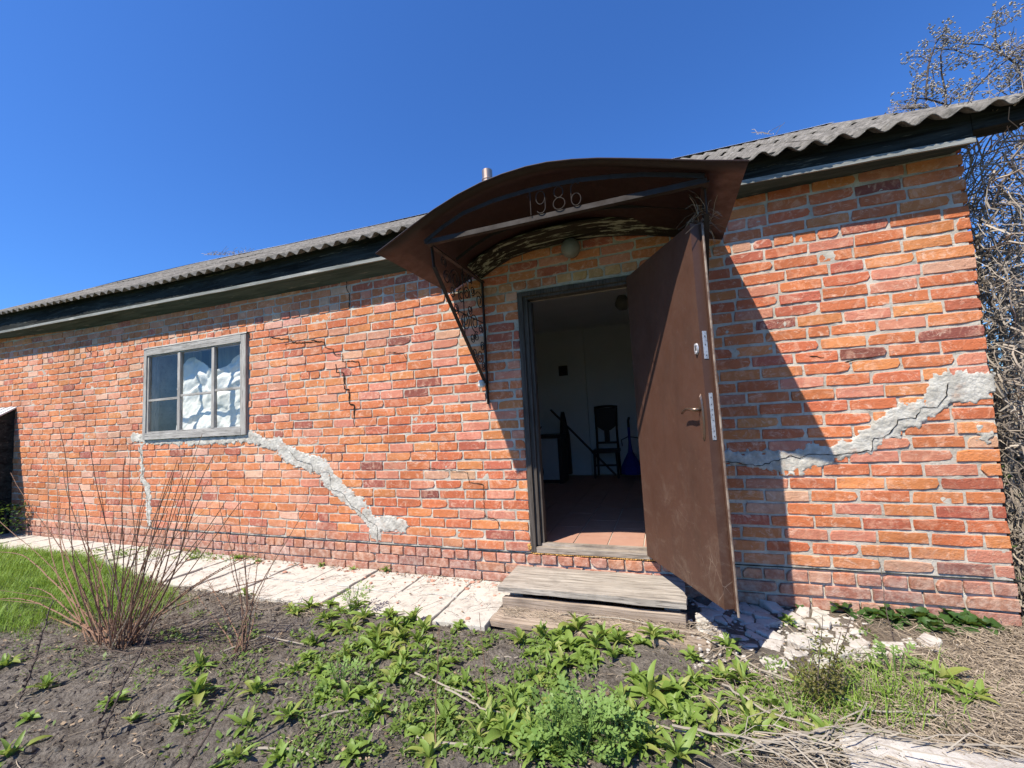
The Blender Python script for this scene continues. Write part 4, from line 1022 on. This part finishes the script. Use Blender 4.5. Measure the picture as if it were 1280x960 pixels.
# serrated leaves along the right wall foot
LD = [leafmesh(1, .62, .9, .5, 40+i, 'leaf', m_leafd, .22) for i in range(5)]
SX = [1050,1070,1090,1105,1118,1135,1152,1165,1178,1195,1205,1232,1000,1253]
for px, py, s_ in [(1050,752,1),(1070,748,1),(1090,762,.9),(1105,758,.9),(1118,770,1.1),(1135,762,.9),(1152,766,1.1),(1165,780,1.1),(1178,762,.9),(1195,766,1.2),(1205,775,1),(1232,778,1.1),(1000,745,.7),(1253,760,.6)]:
    rosette(px, py+14, .098*s_, 'dark serrated creeping plant along the right wall foot, %s from the left' % ('first second third fourth fifth sixth seventh eighth ninth tenth eleventh twelfth thirteenth fourteenth'.split()[sorted(SX).index(px)]), 'serrated plants at the right wall foot', 9, LD, 'creeping_plant', .03)
# lobed clump in the foreground
def lobed(seed):
    rr = random.Random(seed); mb = MB()
    for i in range(7):
        side = -1 if i % 2 else 1; t = .12+.13*i; L = .34*(1-.5*abs(t-.55)) if i < 6 else .34; a = (side*.95 if i < 6 else 0)+rr.uniform(-.2, .2)
        if i == 6: t = .72
        d = Vector((math.sin(a), math.cos(a), rr.uniform(-.25, .25))); s_ = Vector((d.y, -d.x, 0)); b = Vector((0, t, .06*math.sin(t*3)))
        n_ = len(mb.v); wd = .085*rr.uniform(.8, 1.2)
        mb.v += [tuple(b-s_*.03), tuple(b+d*L*.35+s_*wd), tuple(b+d*L*.55+s_*wd*.55), tuple(b+d*L*.72+s_*wd*.8), tuple(b+d*L), tuple(b+d*L*.72-s_*wd*.8), tuple(b+d*L*.55-s_*wd*.55), tuple(b+d*L*.35-s_*wd)]
        mb.f += [(n_, n_+1, n_+2, n_+6, n_+7), (n_+2, n_+3, n_+4, n_+5, n_+6)]
    mb.add([(-.012, 0, 0), (.012, 0, 0), (.006, .9, .04), (-.006, .9, .04)], [(0, 1, 2, 3)])
    me = bpy.data.meshes.new('leaf'); me.from_pydata(mb.v, [], mb.f); me.materials.append(m_leaf2); return me
LB = [lobed(i) for i in range(6)]
for k, (px, py, s_, lab) in enumerate([(728, 950, 1.0, 'tall lobed blue green clump in the middle foreground'), (694, 940, .75, 'lobed green plant left of the tall blue green clump'), (762, 930, .7, 'lobed green plant right of the tall blue green clump'), (425, 862, .7, 'small lobed plant between the weeds before the path'), (1120, 850, .7, 'light lobed plant at the edge of the straw right'), (440, 765, .8, 'nettle like lobed plant in the patch by the path')]):
    p = gat(px, py); t = thing('lobed_plant', (p.x, p.y, gz(p.x, p.y)), lab, 'plant')
    for i in range(int(95*s_) if k < 3 else 26):
        o = bpy.data.objects.new('leaf', LB[i % 6]); COL.objects.link(o); o.parent = t; h = random.random(); a = random.uniform(0, 6.28); r_ = random.random()**.5*.13*s_
        o.location = (r_*math.cos(a), r_*math.sin(a), h*.20*s_); q = random.uniform(.055, .115)*s_**.5; o.scale = (q, q, q)
        o.rotation_euler = (random.uniform(-.3, .9), random.uniform(-.4, .4), a-1.57+random.uniform(-.7, .7))
    mb = MB()
    for i in range(9):
        a = random.uniform(0, 6.28); mb.tube([(0, 0, -.01), (.04*math.cos(a)*s_, .04*math.sin(a)*s_, .1*s_), (.07*math.cos(a)*s_, .07*math.sin(a)*s_, .22*s_)], [.004, .003, .0015], 4)
    mb.build('stem', m_leaf2, t, local=True)
# bush by the lean-to
t = thing('small_bush', gat(5, 668), 'dark green small leaved bush at the far left by the lean-to', 'bush'); bl = wpos(t)
mb = MB()
for i in range(1500):
    a = random.uniform(0, 6.28); b = random.random(); r_ = .52*random.random()**.4; v = Vector((r_*math.cos(a)*1.1, r_*math.sin(a)*.8, .05+.52*b*(1-.25*r_/.5)))
    d = Vector((random.uniform(-1, 1), random.uniform(-1, 1), random.uniform(-.3, 1))).normalized()*.04; s_ = d.cross(Vector((0, 0, 1))).normalized()*.018
    mb.add([v, v+d*.5+s_, v+d, v+d*.5-s_], [(0, 1, 2, 3)])
mb.build('foliage', m_leafd, t, local=True)
MB().tube([(0, 0, -.02), (.02, 0, .3)], .012, 6).build('stem', m_twig, t, local=True)

# grass on the left, sparse blades elsewhere
mb = MB()
GP = [(-60, 690), (0, 683), (60, 688), (120, 700), (190, 718), (225, 755), (190, 772), (120, 790), (60, 790), (-30, 795)]
GW = [gat(*q) for q in GP]; GW = [(q.x, q.y) for q in GW]; gx0 = min(q[0] for q in GW)-.3; gx1 = max(q[0] for q in GW)+.4; gy0 = min(q[1] for q in GW)-.3; gy1 = max(q[1] for q in GW)
def blade(x, y, h, w_):
    a = random.uniform(0, 6.28); l = random.uniform(.2, 1.0)*h; z = gz(x, y)-.005; ca, sa = math.cos(a), math.sin(a); s_ = Vector((-sa, ca, 0))*w_
    b = Vector((x, y, z)); m_ = b+Vector((ca*l*.35, sa*l*.35, h*.6)); e = b+Vector((ca*l, sa*l, h*random.uniform(.75, 1)))
    mb.add([b-s_, b+s_, m_+s_*.7, m_-s_*.7, e], [(0, 1, 2, 3), (3, 2, 4)])
k = 0
while k < 17000:
    x = random.uniform(gx0, gx1); y = random.uniform(gy0, gy1)
    if not inpoly(x+random.gauss(0, .09)+.3*fbm((x*3, y*3, 7)), y+random.gauss(0, .05)+.16*fbm((x*4, y*4, 2)), GW) or y > -.80+.32*max(0, min(1, (-x-4.6)/1.6)): 
        continue
    k += 1
    if fbm((x*3, y*3, 0)) < -.45 and random.random() < .5: continue
    blade(x, y, random.uniform(.04, .10)*(1.25+.9*fbm((x*4, y*4, 3), 2)), .0022)
for i in range(900):
    p = gat(random.gauss(1090, 60), random.gauss(885, 22)); blade(p.x, p.y, random.uniform(.05, .16), .0024)
tag(mb.build('grass', m_grass), 'lush green grass at the left beside the path', 'grass', kind='stuff')
# small ground cover leaves
mb = MB()
def tuft(x, y, n_, sp, ls):
    for i in range(n_):
        a = random.uniform(0, 6.28); r_ = sp*random.random()**.6; px_, py_ = x+r_*math.cos(a), y+r_*math.sin(a); b = Vector((px_, py_, gz(px_, py_)+random.uniform(.008, .03)))
        d = Vector((random.uniform(-1, 1), random.uniform(-1, 1), random.uniform(0, .8))).normalized()*ls*random.uniform(.6, 1.3); s_ = d.cross(Vector((0, 0, 1))).normalized()*ls*.28
        mb.add([b, b+d*.55+s_, b+d, b+d*.55-s_], [(0, 1, 2, 3)])
for i in range(420):
    px, py = random.gauss(560, 180), random.uniform(770, 960); p = gat(px, py)
    if p.y > -.85: continue
    tuft(p.x, p.y, random.randint(6, 26), .06, .022)
for i in range(300):
    px, py = random.gauss(560, 190), random.uniform(790, 960); p = gat(px, py)
    if p.y < -.88: tuft(p.x, p.y, random.randint(4, 10), .035, .036)
for i in range(90): p = gat(random.uniform(0, 300), random.uniform(790, 850)); tuft(p.x, p.y, random.randint(4, 14), .06, .016)
for i in range(110): p = gat(random.gauss(1090, 60), random.gauss(870, 30)); tuft(p.x, p.y, 16, .06, .03)
for i in range(60): p = gat(random.uniform(60, 330), random.uniform(688, 702)); tuft(p.x, min(-.03, p.y), 16, .07, .03)
tag(mb.build('ground_cover', m_cover), 'scattered tiny green seedlings on the soil', 'ground cover', kind='stuff')

# straw
mb = MB()
def straw(x, y, L, r_, z=None, an=None, lift=.02):
    a = random.uniform(0, 6.28) if an is None else an; z = gz(x, y)+.008 if z is None else z; P = []
    for i in range(4): t = i/3; P.append((x+math.cos(a)*L*t+random.uniform(-.1, .1)*L, y+math.sin(a)*L*t+random.uniform(-.1, .1)*L, z+random.uniform(0, lift)))
    mb.tube(P, r_, 3, False)
for i in range(5200):
    px = random.triangular(860, 1330, 1230); py = random.triangular(752, 975, 850); p = gat(px, py)
    if p.y > -.03 or (keep(p.x, p.y) and random.random() < .93): continue
    straw(p.x, p.y, random.uniform(.05, .22), random.choice((.0008, .0011, .0016, .0024)), None, random.gauss(-.5, .8), .05)
for i in range(900):
    p = gat(random.uniform(0, 1000), random.uniform(790, 960)); straw(p.x, p.y, random.uniform(.03, .16), random.choice((.001, .0015)))
for i in range(350): straw(random.uniform(-1.25, .2), random.uniform(-.62, -.40), random.uniform(.03, .12), .0014, -.255, random.gauss(0, .4))
for i in range(260):
    x = random.uniform(-4.3, -2.4); straw(x, random.uniform(-1.0, -.78), random.uniform(.05, .2), .0016)
tag(mb.build('dry_litter', m_straw), 'tangled dry straw and stalks over the ground at the right', 'straw', kind='stuff')
# dead leaves and bits of bark lying about
mb = MB()
n = NT('dead_leaf', .1); n.col(n.mix((.10, .065, .04), (.36, .27, .18), n.N.new('ShaderNodeNewGeometry').outputs['Random Per Island'])); n.rough(.95); m_dead = n.m
for i in range(2600):
    if i < 500: p = gat(random.gauss(150, 80), random.gauss(800, 16))
    elif i < 1500: p = gat(random.uniform(0, 1000), random.uniform(780, 960))
    elif i < 1900: p = Vector((random.uniform(-6, -1.3), -abs(random.gauss(0, .05))-.02, 0))
    elif i < 2100: p = Vector((random.uniform(-6, -1.3), random.uniform(-.78, -.05), 0))
    else: p = gat(random.uniform(880, 1280), random.uniform(760, 950))
    b = Vector((p.x, p.y, gz(p.x, p.y)+(.020 if -.8 < p.y and p.x < -1.25 else random.uniform(.006, .022)))); a = random.uniform(0, 6.28); L = random.uniform(.006, .026); d = Vector((math.cos(a), math.sin(a), random.uniform(-.1, .35)))*L; s_ = Vector((-math.sin(a), math.cos(a), random.uniform(-.3, .5)))*L*random.uniform(.2, .5)
    mb.add([b, b+d*.4+s_, b+d, b+d*.5-s_], [(0, 1, 2, 3)])
tag(mb.build('leaf_litter', m_dead), 'brown flakes of dead leaf and bark strewn over soil and path', 'leaf litter', kind='stuff')
mb = MB()
for i in range(420): p = gat(random.gauss(170, 75), random.gauss(806, 14)); straw(p.x, p.y, random.uniform(.06, .3), random.choice((.001, .0015, .002)), None, random.gauss(.2, .6), .03)
for i in range(90): straw(random.uniform(-5, -1.3), random.uniform(-.76, -.05), random.uniform(.04, .2), .0013, gz(-3, -.4)+.022, random.gauss(.9, .7), .006)
tag(mb.build('fine_twigs', m_twig), 'fine dark twigs and straws around the cane shrub and on the path', 'twigs', kind='stuff')
# pale long stalks one can pick out
def px_stalk(P, r0, r1, label, group=None, m=m_stalk, name='dry_stalk', lift=.02, cat='stalk'):
    Q = [gat(*q) for q in P]; Q = [Vector((q.x, q.y, gz(q.x, q.y)+lift+random.uniform(0, .01))) for q in Q]; S2 = []
    for a, b in zip(Q, Q[1:]):
        for i in range(4): S2.append(a.lerp(b, i/4)+Vector((random.uniform(-.006, .006), random.uniform(-.006, .006), random.uniform(-.004, .006))))
    S2.append(Q[-1]); rr = [lerp(r0, r1, i/(len(S2)-1)) for i in range(len(S2))]
    return tag(MB().tube(S2, rr, 6).build(name, m), label, cat, group)
LS = [([(790, 915), (830, 918), (880, 932)], 'short pale stalk right of the lobed clump'), ([(558, 868), (585, 880), (600, 893), (635, 900)], 'bent pale stalk left of the lobed clump'), ([(520, 930), (580, 940), (640, 952)], 'pale stalk lying at the bottom edge left of the lobed clump'), ([(840, 925), (910, 940), (985, 948), (1050, 935), (1090, 927)], 'long curved pale stalk running to the concrete block'), ([(945, 955), (990, 935), (1040, 930), (1130, 958)], 'looped pale stalk at the left end of the block'), ([(320, 945), (370, 944), (395, 958)], 'pale stalk at the bottom edge left of the weeds'), ([(620, 828), (648, 828)], 'short straight twig on bare soil before the step'), ([(700, 772), (780, 780), (850, 795), (885, 800)], 'long grey stalk lying across the board below the step'), ([(1020, 935), (1080, 925), (1150, 950), (1280, 955)], 'dark stalk draped along the concrete block'), ([(520, 848), (570, 870), (600, 880)], 'thin pale stalk crossing the weeds before the path'), ([(400, 905), (440, 895), (475, 888)], 'grey runner crossing bare soil between the weeds'), ([(1000, 955), (1035, 925), (1100, 935), (1180, 955)], 'upper pale stalk looped over the block'), ([(905, 870), (935, 890), (960, 905), (1020, 925)], 'brown stalk running down towards the block'), ([(950, 850), (1030, 880), (1090, 905), (1180, 912)], 'long pale stalk above the concrete block'), ([(880, 800), (960, 850), (1010, 868)], 'grey stalk running down from the broken apron'), ([(280, 820), (330, 800), (380, 812)], 'thin pale runner by the small bare cane clump')]
for P, lab in LS:
    zz = .02
    px_stalk(P, .0055, .0035, lab, None, lift=.05 if 'block' in lab else .022)
mb = MB()
for i in range(48):
    p = gat(random.gauss(965, 40), random.gauss(948, 8)); straw(p.x, p.y, random.uniform(.2, .5), random.choice((.0009, .0013, .002, .003)), -.24, random.gauss(.05, .35), .07)
for i in range(8): straw(random.uniform(.5, .9), random.uniform(-1.6, -1.25), random.uniform(.3, .6), .0024, -.205, random.gauss(-.3, .4), .05)
tag(mb.build('stalk_heap', m_stalk), 'heap of pale dry stalks spilling over the concrete block', 'stalks', kind='stuff')

# canes
def cane_mb(b, e, r0, r1, bow, knots=True, n_=12):
    b, e = Vector(b), Vector(e); mb = MB(); P = []; mid = (e-b); side = Vector((random.uniform(-1, 1), random.uniform(-1, 1), 0))*mid.length*.035
    for i in range(n_+1):
        t = i/n_; p = b.lerp(e, t); p.z += bow*math.sin(math.pi*t)*mid.length; P.append(p+side*math.sin(t*5)+Vector((random.uniform(-1, 1), random.uniform(-1, 1), 0))*.003)
    mb.tube(P, [lerp(r0, r1, i/n_) for i in range(n_+1)], 6)
    if knots:
        for i in range(2, n_*2):
            t = i/(n_*2); k = min(n_-1, int(t*n_)); p = P[k].lerp(P[k+1], t*n_-k); rr = lerp(r0, r1, t); d = Vector((random.uniform(-1, 1), random.uniform(-1, 1), .9)).normalized()
            mb.tube([p, p+d*rr*3.4], [rr*1.1, rr*.5], 4)
        if random.random() < .55 and mid.length > .5:
            k = random.randint(n_//2, n_-3); d = (mid.normalized()+Vector((random.uniform(-.6, .6), random.uniform(-.4, .4), 0))).normalized()*mid.length*random.uniform(.12, .28); mb.tube([P[k], P[k]+d*.5, P[k]+d], [r1*1.1, r1*.9, r1*.5], 4)
    return mb
rc = thing('bare_shrub', gat(142, 808), 'large fan of bare red brown canes beside the grass', 'shrub'); b0 = wpos(rc)
tips = [(35,546),(64,535),(117,552),(87,585),(25,590),(50,572),(172,557),(162,570),(205,592),(214,576),(255,542),(282,567),(252,580),(222,587),(131,635),(87,605),(277,625),(300,625),(268,600),(240,590),(236,620),(208,600),(200,640),(190,625),(225,640),(245,650),(262,655),(150,640),(60,640),(105,640),(-10,620),(178,610),(215,660),(195,675)]
for i, (tx, ty) in enumerate(tips):
    e = at(tx, ty, b0.y+random.uniform(-.25, .4)); bb = b0+Vector(((tx-150)/900+random.uniform(-.06, .06), random.uniform(-.06, .06), -.02))
    cane_mb(bb, e, random.uniform(.0034, .0062), .0018, .0+random.uniform(.0, .02)).build('cane', m_cane, rc)
for (tx, ty) in [(-10, 752), (-10, 778), (30, 735), (-10, 690), (95, 700), (330, 690), (340, 720), (300, 700)]:
    e = at(tx, ty, b0.y+random.uniform(.0, .5)); cane_mb(b0+Vector((random.uniform(-.05, .12), 0, 0)), e, .006, .0025, .06).build('cane', m_cane, rc)
for i in range(16):
    cane_mb(b0+Vector((random.uniform(-.06, .16), random.uniform(-.05, .05), -.02)), b0+Vector((random.uniform(-.25, .7), random.uniform(-.2, .3), random.uniform(.3, .85))), random.uniform(.003, .005), .0016, .0).build('cane', m_cane if i % 3 else m_straw, rc)
rc = thing('bare_shrub', gat(300, 822), 'small sparse clump of thin bare canes before the path', 'shrub'); b0 = wpos(rc)
for (tx, ty) in [(302, 613), (276, 600), (330, 640), (385, 612), (246, 742), (325, 742), (292, 690), (318, 700), (310, 660), (345, 690), (258, 720)]:
    e = at(tx, ty, b0.y+random.uniform(.0, .4)); cane_mb(b0+Vector((random.uniform(-.05, .05), random.uniform(-.03, .03), -.02)), e, .004, .0014, .01).build('cane', m_cane, rc)
for P, lab in (((0, 945, 68, 750), 'leftmost bare brown cane rising from the bottom left corner'), ((111, 962, 192, 773), 'longer of two bare canes crossing at the bottom left'), ((99, 962, 149, 834), 'shorter of two bare canes crossing at the bottom left'), ((232, 965, 318, 818), 'bare cane slanting right over the soil at the bottom'), ((215, 965, 252, 905), 'tiny dark cane stub at the bottom edge')):
    b = at(P[0], P[1], -2.25); e = at(P[2], P[3], -2.0); d = (b-e); b = e+d*1.0; b.z = gz(b.x, b.y) if b.z < -.1 else b.z
    b = e+d*((e.z-gz(e.x, e.y))/(e.z-(e+d).z)) if (e.z-(e+d).z) > .02 else b
    tag(cane_mb(b, e, .0062, .0034, 0).build('bare_cane', m_twig), lab, 'cane')
for (a, b, lab) in (((612, 880), (598, 745), 'thin upright dead stem right of the weeds patch'), ((545, 945), (548, 760), 'thin dark upright stem before the path slabs')):
    p = gat(*a); e = at(b[0], b[1]+20, p.y+.05); tag(cane_mb(p, e, .003, .0012, 0).build('dead_stem', m_cane), lab, 'stem')
p = gat(1128, 815); tag(cane_mb(gat(1122, 812), at(1094, 690, -.25), .0028, .001, .0).build('dead_stem', m_twig), 'thin dead stem with a withered tip before the right wall', 'stem')
# small olive shrub
ol = thing('small_shrub', gat(1028, 892), 'small olive brown twiggy shrub before the broken apron', 'shrub'); b0 = wpos(ol)
mb = MB(); lf = MB()
for (tx, ty) in [(985, 812), (1000, 822), (1012, 800), (1024, 770), (1040, 808), (1050, 790), (1058, 822), (1018, 835), (1035, 840), (1005, 850), (1062, 770), (1046, 850)]:
    e = at(tx, ty, b0.y+random.uniform(-.06, .14)); q = cane_mb(b0, e, .0035, .0012, .0, False); mb.add(q.v, q.f)
    for i in range(95):
        t = random.uniform(.25, .85); v = b0.lerp(e, t)+Vector((random.gauss(0, .022), random.gauss(0, .022), random.gauss(0, .018))); d = Vector((random.uniform(-1, 1), random.uniform(-1, 1), random.uniform(-.2, 1))).normalized()*.017; s_ = d.cross(Vector((0, 0, 1))).normalized()*.005
        lf.add([v, v+d*.5+s_, v+d, v+d*.5-s_], [(0, 1, 2, 3)])
mb.build('twig', m_twig, ol); lf.build('foliage', m_olive, ol)

# ------------------------------------------------------------------ thicket and tree at the right
mb = MB(); rs = random.Random(8)
for i in range(3900):
    z = rs.uniform(-.3, 3.0); y = rs.uniform(-.15, .45) if i % 3 == 0 else rs.uniform(.25, 2.6); x = rs.uniform(2.0, 2.3) if i % 3 == 0 else rs.uniform(2.0, 2.35+(y+3.46)*.30)
    if z > 2.2 and rs.random() < .3: continue
    p = Vector((x, y, z)); d = Vector((rs.uniform(-1, 1), rs.uniform(-1, 1), rs.uniform(-.9, .9))).normalized(); P = [p.copy()]; cv = Vector((rs.uniform(-1, 1), rs.uniform(-1, 1), rs.uniform(-1, .5)))*.5; L = rs.uniform(.03, .09)
    for k in range(9):
        d = (d+cv*.6+Vector((rs.uniform(-1, 1), rs.uniform(-1, 1), rs.uniform(-1, 1)))*.35).normalized(); p = p+d*L
        if p.x < 1.99 and p.y < 5.2: p.x = 1.99+rs.uniform(0, .05)
        P.append(p.copy())
    mb.tube(P, rs.choice((.0016, .002, .0026, .0034, .0055)), 3, False)
for i in range(30):
    x = rs.uniform(2.06, 2.7); y = rs.uniform(.0, 1.2); mb.tube([(x, y, -.3), (x+rs.uniform(-.2, .2), y+.1, .6), (x+rs.uniform(-.3, .3), y, 1.5), (x+rs.uniform(-.4, .4), y, 2.4)], [.022, .017, .012, .006], 5)
tag(mb.build('vine_thicket', m_vine), 'dense tangle of bare grey vines beside the right house corner', 'vines', kind='stuff')
mb = MB()
for i in range(2600):
    p = Vector((rs.uniform(1.98, 4.2), rs.uniform(.1, 1.8), -.3+1.25*rs.random()**1.6)); 
    if fbm((p.x*2, p.y*2, p.z*2)) < -.05 and i % 4: continue
    d = Vector((rs.uniform(-1, 1), rs.uniform(-1, 1), rs.uniform(-.6, .8))).normalized()*rs.uniform(.03, .06); s_ = d.cross(Vector((0, 0, 1))).normalized()*.022
    mb.add([p, p+d*.5+s_, p+d, p+d*.5-s_], [(0, 1, 2, 3)])
tag(mb.build('ivy_undergrowth', m_leafd), 'green leafy undergrowth at the foot of the bare vines', 'undergrowth', kind='stuff')

TY = 2.6
tree = thing('bare_tree', (4.0, TY, -.3), 'bare spring tree with pale catkins rising behind the right roof end', 'tree')
c7 = lambda x, y, Y=TY: at(1080+x*.2083, y*.2083, Y+random.uniform(-.15, .15))
TR = Vector((4.0, TY, -.3)); fork = at(1310, 190, TY)
MB().tube([TR, TR.lerp(fork, .5)+Vector((.06, 0, 0)), fork, c7(1060, 640)], [.08, .07, .055, .045], 10).build('trunk', m_bark, tree)
BR = [([(1080, 660), (700, 700), (520, 640), (470, 620), (380, 595), (315, 590), (300, 670)], .016), ([(370, 590), (385, 400), (405, 330), (430, 260), (490, 180)], .011), ([(490, 625), (490, 560), (465, 440), (460, 330), (490, 230)], .012), ([(1080, 700), (960, 520), (920, 390), (840, 330), (720, 270), (610, 260)], .014), ([(960, 380), (900, 330), (780, 420), (700, 500), (630, 570)], .010), ([(840, 330), (790, 250), (790, 170), (800, 90)], .008), ([(780, 170), (850, 150), (910, 90)], .005), ([(400, 370), (340, 340), (260, 345)], .006), ([(430, 290), (540, 300), (600, 320), (700, 350)], .006), ([(290, 580), (300, 500), (330, 400)], .007), ([(300, 590), (210, 620), (170, 690)], .005), ([(920, 390), (990, 240), (1060, 120)], .009), ([(860, 570), (790, 530), (760, 480)], .005), ([(480, 420), (530, 375), (570, 370)], .005), ([(520, 600), (580, 540), (640, 510)], .005), ([(960, 520), (880, 560), (870, 480), (900, 440)], .006), ([(1000, 300), (900, 280), (830, 290)], .006), ([(465, 240), (520, 260), (600, 250)], .005), ([(400, 560), (440, 545)], .005), ([(410, 420), (420, 480), (415, 530)], .005)]
bd = MB(); tw = MB()
def budcl(p, n_, sp):
    for _ in range(n_):
        q = p+Vector((random.gauss(0, sp), random.gauss(0, sp), random.gauss(0, sp))); d = Vector((random.uniform(-1, 1), random.uniform(-1, 1), random.uniform(-.3, 1))).normalized()*random.uniform(.016, .034)
        bd.tube([q, q+d*.5, q+d], [.003, .009, .003], 4, False)
for P, r_ in BR:
    Q = [c7(*q) for q in P]; rr = [lerp(r_, r_*.35, i/(len(Q)-1)) for i in range(len(Q))]; MB().tube(Q, rr, 6).build('branch', m_bark, tree)
    for a, b in zip(Q, Q[1:]):
        for k in range(3):
            p = a.lerp(b, random.random()); d = Vector((random.uniform(-1, 1), random.uniform(-.5, .5), random.uniform(-.4, 1))).normalized()*random.uniform(.08, .22); tw.tube([p, p+d*.5+Vector((0, 0, .015)), p+d], [.003, .002, .001], 4, False)
            budcl(p+d, 4, .014); budcl(p+d*.5, 2, .012)
    budcl(Q[-1], 22, .04)
for cx, cy, s_ in [(495, 150, .05), (800, 110, .06), (740, 210, .05), (350, 310, .04), (570, 250, .04), (900, 290, .06), (960, 280, .06), (620, 330, .05), (640, 370, .05), (770, 340, .05), (880, 540, .07), (900, 480, .07), (940, 430, .08), (410, 560, .04), (310, 500, .04), (960, 620, .08), (560, 580, .03), (620, 520, .03)]:
    budcl(c7(cx, cy), 22, s_)
for i in range(150):
    p = c7(random.uniform(880, 1150), random.uniform(260, 640)); d = Vector((random.uniform(-1, 1), random.uniform(-1, 1), random.uniform(-.5, 1))).normalized()*.2; tw.tube([p, p+d*.5+Vector((0, 0, .03)), p+d], .0022, 3, False)
tw.build('twigs', m_vine, tree)['kind'] = 'stuff'; bd.build('catkins', m_bud, tree)['kind'] = 'stuff'
# wisps of bare twigs beyond the ridge
for cx, cy, sp, n_, lab, Y in ((285, 320, 26, 90, 'low wisp of bare twigs on the roof ridge above the window', RY), (1150, 128, 26, 70, 'pale thin twigs arching up over the right roof edge', RY-.3), (958, 160, 12, 12, 'few faint twig tips just above the roof right of the canopy', RY)):
    mb = MB()
    for i in range(n_):
        b = at(cx+random.uniform(-sp, sp), cy+6-(random.uniform(-sp, sp)*0), Y); b = at(cx+random.uniform(-sp, sp), cy+(8 if cx > 900 else -1), Y); s_ = .32 if n_ > 20 else .3
        d = Vector((random.uniform(-1, 1), random.uniform(-.3, .3), random.uniform(.1, .5)))*s_*random.random(); mb.tube([b, b+d*.5+Vector((0, 0, .05*random.random())), b+d], .003, 3, False)
    tag(mb.build('twig_wisp', m_vine), lab, 'twigs', kind='stuff')
